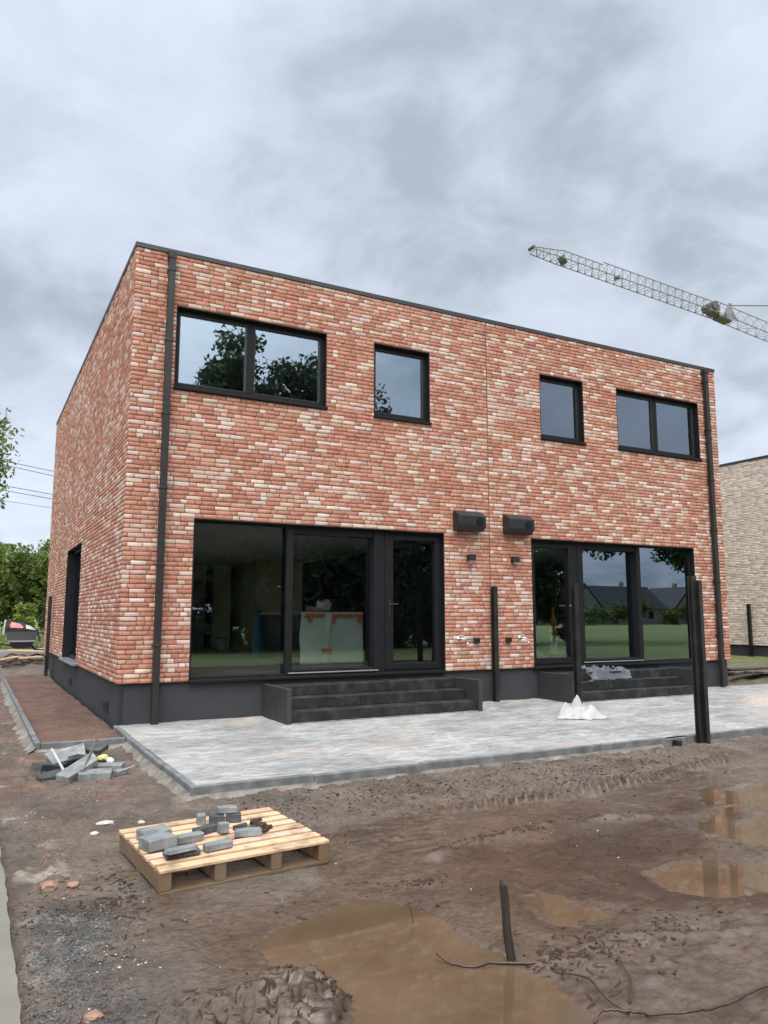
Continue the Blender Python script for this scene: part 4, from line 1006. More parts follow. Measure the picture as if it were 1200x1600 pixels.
for k, (x, y, s_) in enumerate(((.09, -5.31, .035), (.05, -5.40, .03), (.12, -5.38, .028), (.09, -5.2, .03), (.13, -5.17, .022), (.08, -5.43, .022))):
    lumpy('mud_lump', 'clod', (x, y, Zt + s_ * .35), s_, 'brown mud lump on the pallet beside the paver heap', 'mud', 40 + k, (1.2, .9, .6), .3, 2, 'mud lumps on the pallet')

# rubble heap by the flower bed
RG = 'broken pieces in the rubble heap'
def rub(sx, sy, sz, x, y, dz, rz, rx, ry, label, mat='paverdark', name='paver_piece', chip=.2, seed=1):
    return paver(sx * .84, sy * .86, sz, mat, (x, y, gz(x, y) + dz), R(rz), label, R(rx), R(ry), name, RG, 'rubble', chip, seed)
rub(.36, .20, .05, -.56, -1.95, .13, -14, 12, 6, 'upright dark slab at the back top of the rubble heap', seed=1)
rub(.42, .24, .05, -.78, -2.15, .12, 16, 22, -8, 'large light-edged slab in the middle of the rubble heap', 'paver', seed=2)
rub(.50, .17, .07, -.72, -2.62, .05, 40, 8, -16, 'long grey block tilted at the front of the rubble heap', 'paver', seed=3)
rub(.36, .20, .08, -.60, -2.72, -.01, 4, 4, 3, 'flat grey block at the right front of the rubble heap', 'paver', seed=4)
rub(.40, .13, .06, -.98, -2.35, .03, 52, 10, 12, 'long dark piece sloping at the left of the rubble heap', seed=5)
rub(.34, .16, .05, -.92, -2.55, -.005, 8, 6, -6, 'low dark piece at the left front of the rubble heap', seed=6)
rub(.30, .15, .07, -.42, -2.42, .0, -6, 4, 2, 'flat grey piece at the right of the rubble heap', 'paver', seed=7)
rub(.26, .16, .05, -.66, -2.30, .09, 30, -16, 14, 'dark piece wedged in the centre of the rubble heap', seed=8)
rub(.24, .14, .05, -.48, -2.12, .03, 70, 15, 5, 'dark piece behind the yellow foam', seed=9)
rub(.20, .08, .05, -.36, -2.60, .0, 24, 0, 0, 'small pale-ended piece at the far right of the rubble heap', 'paver', seed=10)
rub(.30, .18, .06, -.80, -1.98, .02, -30, 14, 10, 'dark slab under the light-edged slab', seed=11)
for k, (pts_, mat, lab) in enumerate((([(-.94, -2.36, .14), (-.83, -2.72, -.06)], 'silver', 'thin grey metal strip on the left of the rubble heap'), ([(-.54, -2.3, .19), (-.72, -2.78, -.05)], 'woodgrey', 'brown wooden lath leaning across the rubble heap'), ([(-.40, -2.7, -.06), (-.22, -2.58, -.04)], 'silver', 'thin pale wire lying right of the rubble heap'))):
    o = MB().tube(pts_, .012 if k < 2 else .005, 6).build('strip', mat, None); tag(o, lab, 'strip', RG)
lumpy('foam_piece', 'yellow', (-.47, -2.28, gz(-.47, -2.28) + .11), .034, 'yellow foam scrap on the rubble heap', 'foam', 51, (1.3, .8, .9), .2, 2)
lumpy('plaster_piece', 'whiteplastic', (-.41, -2.36, gz(-.41, -2.36) + .09), .036, 'rounded white scrap beside the yellow foam', 'scrap', 52, (1, .9, .9), .15, 2)
for k, (x, y, sx, sy, lab) in enumerate(((-.74, -4.33, .12, .07, 'flat pale stone near the left back corner of the pallet'), (-.84, -4.55, .07, .05, 'small pale stone left of the flat one by the pallet'), (-.5, -4.42, .06, .04, 'pale stone touching mud behind the pallet'))):
    lumpy('stone', 'chip', (x, y, gz(x, y) + .006), 1, lab, 'stone', 60 + k, (sx / 2, sy / 2, .014), .2, 2)
for k, (x, y, s_, lab) in enumerate(((-1.2, -5.43, .05, 'tan stone at the left edge near the concrete strip'), (-1.08, -5.5, .03, 'pinkish stone right of the tan stone'), (-1.17, -7.02, .03, 'orange stone in the gravel at the bottom left'))):
    lumpy('stone', 'redchip', (x, y, gz(x, y) + s_ * .25), s_, lab, 'stone', 70 + k, (1.2, 1, .6), .2, 2)

pts = [(-.68 + a, -2.42 + b) for a, b in nrg.normal(0, 1, (170, 2)) * (.19, .24)]
scatter('rubble_crumbs', 'paverdark', pts, (.006, .028), 'small dark crumbs of broken paver round the rubble heap', 'rubble', 35, .7)
# stake, stick and roots
sx_, sy_ = .565, -7.40; zg = gz(sx_, sy_)
m = MB(); n = 9; pts_ = []; rr = []
for i in range(n):
    t_ = i / (n - 1); pts_.append((sx_ - .035 * t_ + .004 * math.sin(9 * t_), sy_ + .02 * t_, -.28 + .66 * t_ * .98)); rr.append(.0225 - .0035 * t_)
pts_ = [(p[0], p[1], -.26 + (p[2] + .28) * .655) for p in pts_]
m.tube(pts_, rr, 10); tp = pts_[-1]
m.add([(tp[0] - .018, tp[1] - .012, tp[2] - .004), (tp[0] + .0, tp[1] - .016, tp[2] - .004), (tp[0] - .014, tp[1] + .008, tp[2] - .004), (tp[0] - .016, tp[1] - .004, tp[2] + .028)], [(0, 1, 3), (1, 2, 3), (2, 0, 3), (0, 2, 1)])
tag(m.build('wooden_stake', 'stake', None), 'short dark wooden stake standing upright at the edge of the puddle', 'stake')
def rootobj(pts_, r0, r1, label, name='root', mat='root', seed=1):
    g = random.Random(seed); n = len(pts_); P = []; N_ = 26
    for i in range(N_ + 1):
        t_ = i / N_ * (n - 1); k = min(int(t_), n - 2); f = t_ - k
        p0 = Vector(pts_[max(k - 1, 0)]); p1 = Vector(pts_[k]); p2 = Vector(pts_[k + 1]); p3 = Vector(pts_[min(k + 2, n - 1)])
        q = .5 * ((2 * p1) + (p2 - p0) * f + (2 * p0 - 5 * p1 + 4 * p2 - p3) * f * f + (3 * p1 - p0 - 3 * p2 + p3) * f ** 3)
        P.append(q + Vector((g.gauss(0, .0015), g.gauss(0, .0015), g.gauss(0, .0015))))
    m = MB().tube(P, [.72 * (r0 + (r1 - r0) * i / N_) for i in range(N_ + 1)], 8)
    return tag(m.build(name, mat, None, True), label, 'root' if name == 'root' else 'stick')
zw = PUD['main'][1]
rootobj([(.27, -7.22, zw + .03), (.31, -7.30, zw + .008), (.38, -7.36, zw + .004), (.45, -7.37, zw + .012), (.52, -7.40, zw + .008), (.60, -7.45, zw + .01), (.64, -7.47, zw + .01)], .006, .011, 'reddish-brown stick lying in the puddle at the foot of the stake', 'stick')
def gp(x, y, h): return (x, y, gz(x, y) + h)
rootobj([gp(.50, -7.98, .02), gp(.56, -7.97, .035), gp(.64, -8.02, .03), gp(.72, -8.06, .01)], .007, .008, 'short curved root by the puddle at the bottom edge', 'root', seed=2)
rootobj([gp(.70, -8.05, .01), gp(.80, -8.15, .03), gp(.93, -8.17, .035), gp(1.05, -8.17, .03), gp(1.25, -8.14, .03), gp(1.5, -8.1, .0)], .008, .01, 'long dark root running along the bottom right edge', 'root', seed=3)
rootobj([gp(.66, -7.62, .01), gp(.69, -7.74, .03), gp(.64, -7.9, .03), gp(.66, -8.0, .01)], .006, .008, 'dark root arching up right of the puddle', 'root', seed=4)
rootobj([gp(.72, -7.95, .01), gp(.83, -7.85, .025), gp(.9, -7.72, .02), gp(.93, -7.66, .0)], .006, .004, 'thin dark root rising behind the long root', 'root', seed=5)
rootobj([gp(.30, -6.19, .012), gp(.36, -6.24, .02), gp(.43, -6.22, .01)], .004, .004, 'tiny bent twig on the mud beyond the puddle', 'twig', seed=6)
rootobj([gp(.40, -6.80, .0), (.385, -6.79, zw + .06), (.375, -6.78, zw + .10)], .003, .002, 'thin twig sticking up out of the puddle', 'twig', seed=7)
rootobj([gp(1.38, -7.3, .0), gp(1.43, -7.28, .02), gp(1.50, -7.25, .0)], .005, .004, 'small twig lying right of the shallow puddle', 'twig', seed=8)

# fence posts (steel channel sections)
def post(x, y, zb, zt, label, rz=0, w=.075, d=.085, name='fence_post', grp='black steel fence posts'):
    t_ = .012; P = [(-w / 2, -d / 2), (w / 2, -d / 2), (w / 2, -d / 2 + t_), (t_ / 2, -d / 2 + t_), (t_ / 2, d / 2 - t_), (w / 2, d / 2 - t_), (w / 2, d / 2), (-w / 2, d / 2), (-w / 2, d / 2 - t_), (-t_ / 2, d / 2 - t_), (-t_ / 2, -d / 2 + t_), (-w / 2, -d / 2 + t_)]
    m = MB(); n = len(P); v = [(p[0], p[1], z) for z in (zb, zt) for p in P]
    f = [(i, (i + 1) % n, n + (i + 1) % n, n + i) for i in range(n)]
    for b in (0, n): f += [(b, b + 1, b + 2, b + 3, b + 10, b + 11), (b + 3, b + 4, b + 9, b + 10), (b + 4, b + 5, b + 6, b + 7, b + 8, b + 9)]
    m.add(v, f); o = fix_normals(m.build(name, 'post', None)); o.location = (x, y, 0); o.rotation_euler.z = rz
    return tag(o, label, 'post', grp)
post(5.885, -.075, -.2, 1.86, 'black post standing against the brick wall below the joint')
post(5.88, -2.0, -.2, 1.85, 'black post rising from the patio behind the white bag')
post(5.86, -4.05, -.5, 1.85, 'taller black post of the touching pair in the mud before the patio', R(8), .068, .075)
post(5.908, -4.10, -.5, 1.80, 'shorter black post of the touching pair, on the right', R(8), .055, .06)
post(-.09, 9.1, -.3, 1.83, 'black post at the far end of the left brick wall')
post(17.9, 4.12, -.3, 1.72, 'thin black post before the cream brick wall')
post(5.5, -4.03, -.4, -.03, 'short black post stub at the notch in the patio kerb', R(15), .07, .08, 'post_stub', None)

# white bag on the patio
def bag():
    n = 110; L = np.linspace(-.36, .36, n); X, Y = np.meshgrid(L, L)
    # outline in the bag's own frame: wide, slumped, with a few corners
    A = np.arctan2(Y, X); rad = .265 + .035 * np.cos(2 * A + .3) + .022 * np.cos(5 * A + 1.) + .012 * np.cos(9 * A)
    q = np.hypot(X, Y) / rad
    rid = lambda sc_, sd_: 1 - np.abs(fbm(X + .04 * fbm(X, Y, .2, 2, sd_ + 9), Y, sc_, 2, sd_)) * 2.4
    X2 = X + .05 * fbm(X, Y, .18, 3, 321); Y2 = Y + .05 * fbm(X, Y, .18, 3, 323); q = np.hypot(X2, Y2) / rad
    e1 = 1 - np.clip(q, 0, 1) ** 2.0
    lob = .15 + .05 * np.exp(-(((X2 + .16) / .09) ** 2 + ((Y2 - .1) / .09) ** 2)) + .035 * sst(.0, .16, X2)
    Z = lob * 1.15 * e1 * (.74 + .26 * rid(.34, 303)) + .034 * rid(.19, 305) * e1 + .009 * rid(.07, 307) * e1
    for (px_, py_, w_, h_, lx) in ((.0, .10, .085, .17, .1), (-.17, .12, .09, .12, -.2), (.2, .08, .10, .08, .3)):
        dd = np.hypot(X2 - px_ - .02 * fbm(X, Y, .06, 2, 331), (Y2 - py_) * 1.2); Z = Z + h_ * np.clip(1 - dd / w_, 0, 1) ** .8
    Z = np.maximum(Z, .0) + .004
    idx = np.arange(n * n).reshape(n, n); F = np.stack([idx[:-1, :-1], idx[:-1, 1:], idx[1:, 1:], idx[1:, :-1]], -1).reshape(-1, 4)
    F = F[(q.ravel()[F] < 1.02).all(1)]
    o = arr_mesh('bag', np.stack([X, Y, Z], -1).reshape(-1, 3), F, 'bag', smooth=True); o.location = (5.72, -2.2, .004); o.rotation_euler.z = R(-28); o.scale = (1.12, .9, 1.)
    return tag(o, 'crumpled white plastic bag slumped round the foot of the patio post', 'bag')
bag()
# clear sheet draped over the right steps
def drape():
    nx, ny = 60, 34; v = []; f = []; X0, X1, Y0, Y1 = 7.45, 8.62, -.56, -.06
    xs_ = np.linspace(X0, X1, nx); ys_ = np.linspace(Y0, Y1, ny); XX, YY = np.meshgrid(xs_, ys_)
    top = np.where(YY < -.275, .29 + .135 * sst(-.36, -.24, YY), .43)
    fo = np.abs(fbm(XX, YY, .28, 4, 201)) * .16 + np.abs(fbm(XX, YY, .1, 3, 205)) * .05
    ed = sst(0, .1, XX - X0) * sst(0, .1, X1 - XX)
    ZZ = top + .006 + fo * ed * (.35 + .9 * sst(-.4, -.1, YY))
    XX = XX + .05 * fbm(XX, YY, .3, 3, 207); YY = YY + .07 * fbm(XX, YY, .3, 3, 209)
    idx = np.arange(nx * ny).reshape(ny, nx); F = np.stack([idx[:-1, :-1], idx[:-1, 1:], idx[1:, 1:], idx[1:, :-1]], -1).reshape(-1, 4)
    cm = fbm(XX, YY, .35, 3, 211) + 1.4 * np.minimum(np.minimum(XX - X0, X1 - XX) / .2, np.minimum(YY - Y0 + .02, Y1 - YY + .1) / .1) * .3
    keep = (cm.ravel()[F].mean(1) > -.02)
    return tag(arr_mesh('plastic_sheet', np.stack([XX, YY, ZZ], -1).reshape(-1, 3), F[keep], 'sheet', smooth=True), 'crumpled clear plastic sheet lying over the top step', 'plastic sheet')
drape()
# sand heap on the right of the patio
def heap():
    n = 90; L = np.linspace(-1, 1, n); X, Y = np.meshgrid(L * 1.25, L * .95); r = np.hypot(X / 1.2, Y / .9)
    Z = .46 * np.clip(1 - r ** 1.15, -.2, 1) * (1 + .2 * fbm(X, Y, .5, 3, 221)) + .03 * fbm(X, Y, .25, 4, 223) - .006
    idx = np.arange(n * n).reshape(n, n); F = np.stack([idx[:-1, :-1], idx[:-1, 1:], idx[1:, 1:], idx[1:, :-1]], -1).reshape(-1, 4)
    F = F[(Z.ravel()[F] > -.03).all(1)]
    return tag(arr_mesh('sand_heap', np.stack([X + 10.5, Y - 2.35, Z], -1).reshape(-1, 3), F, 'sand', smooth=True), 'pale sand heap tipped on the right end of the patio', 'sand')
heap()
# timber boards right of the house
for k in range(7):
    x = 14.6 + .12 * (k % 2); y = .4 + .3 * k; L = 3.6 + .3 * (k % 3)
    o = MB().box(-L / 2, L / 2, -.11, .11, 0, .05, .006).build('timber_board', 'woodgrey', None); o.location = (x + .4, y, gz(x, y) + .03 + .02 * (k % 2)); o.rotation_euler.z = R(-3 + 2 * (k % 3))
    tag(o, 'dark wet timber board on the soil before the cream house', 'board', 'boards between the two houses')

# ------------------------------------------------------------------ cream neighbour
nb = thing('cream_house', 'flat-roofed house of long cream bricks behind the red house', 'house', (22, 6, 0))
frN = lambda s, z, d: (18 + d, 12 - s, z)
NH = 5.84
w = wall_core('wall', frN, .012, 12.5, .55, NH, [], .012, .3, 'mortar_pale', nb)
brick_layer('brickwork', frN, 0, 12.5, .55, NH, [], 'cream', w, .048, ((.46, .6), (.30, .4)), .006, (CRM * .5 + CRM.mean(0) * .5) * np.array((1.1, 1.07, 1.03)), CRMP, 15, .0115, .007)
m = MB().box(18.3, 26, -.49, -.2, .55, NH, .004).box(18.3, 26, 11.7, 12, .55, NH, .004).box(25.7, 26, -.19, 11.69, .55, NH, .004); m.build('wall', 'mortar_pale', nb)
MB().box(18.05, 25.95, -.45, 11.95, -.3, .546, .004).build('plinth', 'plinth', nb)
MB().box(17.985, 26.02, -.52, 12.02, NH + .001, NH + .08, .005).build('roof', 'coping', nb)

# ------------------------------------------------------------------ road, cargo bike, wood pile, trees on the street side
struct(MB().box(-60, 60, 12.35, 14.0, .2, .437, .004).build('road', 'asphalt', None))
RZ = .437
bike = thing('cargo_bike', 'grey cargo bike with black rain cover parked on the road left of the house', 'cargo bike', (-.9, 13, RZ))
BY = 13.0
def wheel(x, r, nm):
    t = MB(); n = 36; pts_ = [(x + r * math.cos(2 * math.pi * i / n), BY, RZ + .25 + (r - .25) + r * math.sin(2 * math.pi * i / n) + .002) for i in range(n + 1)]
    t.tube(pts_, .024, 8, False); w = t.build('wheel', 'rubber', bike, True)
    cz = RZ + r + .002; k = (r - .035) / r
    m = MB(); m.tube([(x + (p[0] - x) * k, BY, cz + (p[2] - cz) * k) for p in pts_], .012, 6, False); m.build('rim', 'silver', w)
    m = MB()
    for i in range(16):
        a = 2 * math.pi * i / 16; m.tube([(x + .02 * math.cos(a + 1.2), BY + (.02 if i % 2 else -.02), cz + .02 * math.sin(a + 1.2)), (x + (r - .04) * math.cos(a), BY, cz + (r - .04) * math.sin(a))], .002, 4)
    m.tube([(x, BY - .045, cz), (x, BY + .045, cz)], .02, 10); m.build('spokes', 'silver', w)
wheel(.03, .235, 'front'); wheel(-2.15, .31, 'rear')
m = MB(); m.tube([(-2.15, BY, RZ + .31), (-1.62, BY, RZ + .33), (-1.2, BY, RZ + .24), (-.75, BY, RZ + .15), (-.2, BY, RZ + .16), (-.08, BY, RZ + .42), (-.05, BY, RZ + .5)], .022, 8).tube([(-1.62, BY, RZ + .33), (-1.78, BY, RZ + .82)], .02, 8).tube([(-2.15, BY, RZ + .31), (-1.74, BY, RZ + .68)], .014, 8).tube([(-1.7, BY, RZ + .6), (-1.05, BY, RZ + .62), (-1.0, BY, RZ + .3)], .022, 8).tube([(-1.05, BY, RZ + .62), (-1.15, BY, RZ + 1.0)], .02, 8)
m.build('frame', 'canopy', bike)
MB().tube([(-.05, BY, RZ + .5), (-.03, BY - .05, RZ + .42), (.03, BY - .05, RZ + .235)], .014, 8).tube([(-.05, BY, RZ + .5), (-.03, BY + .05, RZ + .42), (.03, BY + .05, RZ + .235)], .014, 8).build('fork', 'canopy', bike)
MB().tube([(-1.35, BY - .3, RZ + 1.02), (-1.18, BY - .22, RZ + 1.0), (-1.14, BY, RZ + 1.0), (-1.18, BY + .22, RZ + 1.0), (-1.35, BY + .3, RZ + 1.02)], .014, 8).build('handlebar', 'canopy', bike)
MB().box(-1.95, -1.68, BY - .07, BY + .07, RZ + .82, RZ + .88, .02).build('saddle', 'canopy', bike)
tub = MB().prism([(BY - .29, -.85)], 0, 0, 0) if False else MB()
def loft(m, secs):
    n = len(secs[0]); v = [p for s_ in secs for p in s_]; f = [tuple(range(n))[::-1], tuple((len(secs) - 1) * n + i for i in range(n))]
    for j in range(len(secs) - 1):
        for i in range(n): f.append((j * n + i, j * n + (i + 1) % n, (j + 1) * n + (i + 1) % n, (j + 1) * n + i))
    return m.add(v, f)
def rect(z, x0, x1, hw): return [(x0, BY - hw, z), (x1, BY - hw, z), (x1, BY + hw, z), (x0, BY + hw, z)]
tb = fix_normals(loft(MB(), [rect(RZ + .285, -.77, -.11, .272), rect(RZ + .53, -.85, -.06, .315)]).build('tub', 'tubgrey', bike))
fix_normals(loft(MB(), [rect(RZ + .245, -.765, -.105, .28), rect(RZ + .284, -.778, -.095, .288)]).build('trim', 'silver', tb))
fix_normals(loft(MB(), [rect(RZ + .08, -.66, -.24, .2), rect(RZ + .244, -.74, -.13, .265)]).build('tub_base', 'canopy', bike))
def sect(x, zt, hw): return [(x, BY - .325, RZ + .532), (x, BY - .325, RZ + .56 + (zt - .56) * .25), (x, BY - hw, RZ + zt), (x, BY + hw, RZ + zt), (x, BY + .325, RZ + .56 + (zt - .56) * .25), (x, BY + .325, RZ + .532)]
cn = fix_normals(loft(MB(), [sect(-.87, .80, .26), sect(-.80, .84, .25), sect(-.45, .78, .25), sect(-.22, .68, .27), sect(-.05, .57, .31)]).build('rain_cover', 'canopy', bike))
def panel(q, nm, mt):
    v = [(x, BY - y - .006, RZ + z) for x, y, z in q] + [(x, BY - y + .012, RZ + z) for x, y, z in q]; n = len(q)
    fix_normals(MB().add(v, [tuple(range(n)), tuple(range(n, 2 * n))[::-1]] + [(i, (i + 1) % n, n + (i + 1) % n, n + i) for i in range(n)]).build(nm, mt, cn))
panel([(-.74, .322, .63), (-.46, .322, .615), (-.42, .315, .64), (-.50, .285, .73), (-.72, .272, .78), (-.77, .30, .70)], 'cover_window', 'pinkgoods')
panel([(-.36, .326, .60), (-.10, .326, .56), (-.16, .31, .60), (-.28, .288, .685), (-.37, .285, .70)], 'cover_window', 'silver')
MB().tube([(-.90, BY - .32, RZ + .45), (-.86, BY - .28, RZ + .84)], .018, 6).tube([(-.90, BY + .32, RZ + .45), (-.86, BY + .28, RZ + .84)], .018, 6).build('cover_hoop', 'silver', bike)
# offcut pile by the road
WG = 'timber offcuts piled by the road'
for k, (x, y, L, wd, rz, dz, lab) in enumerate(((-.42, 11.3, .85, .22, -4, .16, 'pale plywood offcut on top of the pile'), (-.30, 10.95, .55, .2, 10, .08, 'pale plywood offcut at the right of the pile'), (-.75, 11.0, .5, .12, 30, .07, 'narrow pale offcut at the left of the pile'))):
    o = MB().box(-L / 2, L / 2, -wd / 2, wd / 2, 0, .03, .003).build('plywood_offcut', 'woodlight', None); o.location = (x, y, gz(x, y) + dz); o.rotation_euler = (R(4), R(3 - 5 * k), R(rz)); tag(o, lab, 'offcut', WG)
for k in range(16):
    x, y = rng.uniform(-1.0, -.05), rng.uniform(10.5, 11.5); a = rng.uniform(-.6, .6); L = rng.uniform(.3, .7); z = gz(x, y)
    o = MB().tube([(-L / 2 * math.cos(a), -L / 2 * math.sin(a), .0), (0, 0, rng.uniform(.02, .12)), (L / 2 * math.cos(a), L / 2 * math.sin(a), rng.uniform(0, .06))], rng.uniform(.008, .025), 6).build('branch', 'bark', None)
    o.location = (x, y, z + .02); tag(o, 'bare brown branch in the pile by the road', 'branch', 'branches in the pile by the road')

def tree(name, x, y, z0, h, rx, rz, nleaf, leaf, seed, label, mat='leaf', clumps=40, group=None, trunk_r=.16, cz=None, skew=0, cat='tree'):
    g = np.random.default_rng(seed); t = thing(name, label, cat, (x, y, z0), group)
    zc = z0 + h - rz if cz is None else z0 + cz
    # trunk and limbs
    m = MB(); top = zc + rz * .45
    n = 7; m.tube([(x + .12 * math.sin(2.1 * i + seed) * i / n, y + .12 * math.cos(1.7 * i + seed) * i / n, z0 - .2 + (top - z0 + .2) * i / n) for i in range(n + 1)], [trunk_r * (1.15 - .95 * i / n) for i in range(n + 1)], 8)
    dirs = g.normal(0, 1, (clumps, 3)); dirs /= np.linalg.norm(dirs, axis=1)[:, None]
    rad = g.uniform(.35, 1.0, clumps) ** .6
    cen = np.array([x + skew, y, zc]) + dirs * rad[:, None] * np.array([rx, rx, rz]) * .86
    for k in range(min(14, clumps)):
        s = np.array([x, y, max(z0 + .3 * h * g.uniform(.4, 1), zc - rz * .8 + g.uniform(0, rz))]); e = cen[k]; mid = (s + e) / 2 + np.array([0, 0, .12 * rz])
        m.tube([tuple(s), tuple(mid), tuple(e)], [trunk_r * .4, trunk_r * .25, trunk_r * .07], 6)
    m.build('trunk', 'bark', t)
    per = nleaf // clumps; V = []; S = []
    sub = (rx * rx * rz / clumps) ** (1 / 3) * 1.35
    for k in range(clumps):
        sig = sub * g.uniform(.55, 1.1); lo = np.clip(g.normal(0, .5, (per, 3)), -.85, .85) * np.array([sig, sig, sig * .75]) + cen[k]
        # two random tangent vectors per leaf
        a = g.normal(0, 1, (per, 3)); a /= np.linalg.norm(a, axis=1)[:, None]; b = g.normal(0, 1, (per, 3)); b -= (a * b).sum(1)[:, None] * a; b /= np.linalg.norm(b, axis=1)[:, None]
        L = leaf * g.uniform(.6, 1.3, per)[:, None]
        V.append(np.stack([lo - a * L, lo + b * L * .45, lo + a * L, lo - b * L * .45], 1)); S.append(np.clip(g.normal(.45, .2, per) + g.normal(0, .12), 0, 1))
    V = np.concatenate(V).reshape(-1, 3); S = np.concatenate(S); F = np.arange(len(V)).reshape(-1, 4)
    arr_mesh('crown', V - np.array([x, y, z0]), F, mat, {'shade': ('FLOAT', 'FACE', S)}, t)
    return t
TG = 'trees beyond the road'
LAB = ['tall broad green tree beyond the road, at the left frame edge', 'rounded green tree beyond the road, left of centre of the grove', 'dark green tree beyond the road, in the gap of the grove', 'green tree beyond the road, touching the house corner', 'low green tree filling the back of the grove', 'pale green tree high at the back of the grove']
for k, (x, y, h, rx, rz) in enumerate(((-1.9, 40, 6.3, 2.3, 3.0), (.2, 43, 5.7, 2.0, 2.8), (1.75, 47, 5.6, 1.5, 2.7), (2.9, 42, 5.5, 1.5, 2.6), (1.0, 51, 6.2, 2.6, 3.0), (3.6, 54, 7.1, 2.4, 3.3))):
    tree('deciduous_tree', x, y, .40, h, rx, rz, 5200, .16, 300 + k, LAB[k], 'leaf_dark' if k == 2 else 'leaf', 44, TG, .13)
tree('shrub', .95, 36.5, .40, 1.9, .55, .95, 1600, .09, 320, 'bright yellow-green shrub at the foot of the grove', 'leaf_light', 18, None, .04, None, 0, 'shrub')
tree('shrub', 2.2, 37.5, .40, 1.4, .5, .7, 1000, .09, 321, 'small dark shrub under the grove near the house corner', 'leaf_dark', 14, None, .04, None, 0, 'shrub')
# the near street tree whose crown reaches in from the left
tree('deciduous_tree', -2.9, 20.0, .40, 8.9, 2.7, 2.7, 8000, .11, 331, 'airy street tree whose leaves reach in at the left frame edge above the cables', 'leaf', 60, None, .15)
# grass by the road
def grass():
    g = np.random.default_rng(401); n = 9000; x = g.uniform(-3.5, 4.5, n); y = 14.1 + 22 * g.uniform(0, 1, n) ** 1.8; a = g.uniform(0, 6.28, n); h = g.uniform(.12, .42, n) * (.5 + fbm(x, y, 2.5, 3, 7) * .7 + .3); w_ = .014 + .0008 * y
    bx, by = np.cos(a) * w_, np.sin(a) * w_; lx, ly = g.normal(0, .1, n), g.normal(0, .1, n)
    z = np.full(n, .40)
    V = np.stack([np.stack([x - bx, y - by, z], 1), np.stack([x + bx, y + by, z], 1), np.stack([x + lx, y + ly, z + h], 1)], 1).reshape(-1, 3)
    o = arr_mesh('tall_grass', V, np.arange(len(V)).reshape(-1, 3), 'grassblade', {'shade': ('FLOAT', 'FACE', g.uniform(0, 1, n))})
    return tag(o, 'yellowish tall grass growing on the verge beyond the road', 'grass', None, 'stuff')
grass()
# overhead cables with their poles
CG = 'overhead cables left of the house'
for k, (z1, z2, lab) in enumerate(((6.95, 6.67, 'topmost overhead cable left of the house'), (6.80, 6.50, 'second overhead cable from the top'), (6.05, 5.81, 'third overhead cable from the top'), (5.88, 5.64, 'fourth overhead cable from the top'), (5.50, 5.31, 'lowest and thinnest overhead cable'))):
    sl_ = (z2 - z1) / 1.75; X0, X1 = -18, 16
    P = []
    for i in range(25):
        x = X0 + (X1 - X0) * i / 24; P.append((x, 20.0, z1 + sl_ * (x + 1.14) * .9 + .004 * ((x + .3) ** 2)))
    tag(MB().tube(P, .011 if k < 4 else .007, 5).build('overhead_cable', 'cable', None), lab, 'cable', CG)

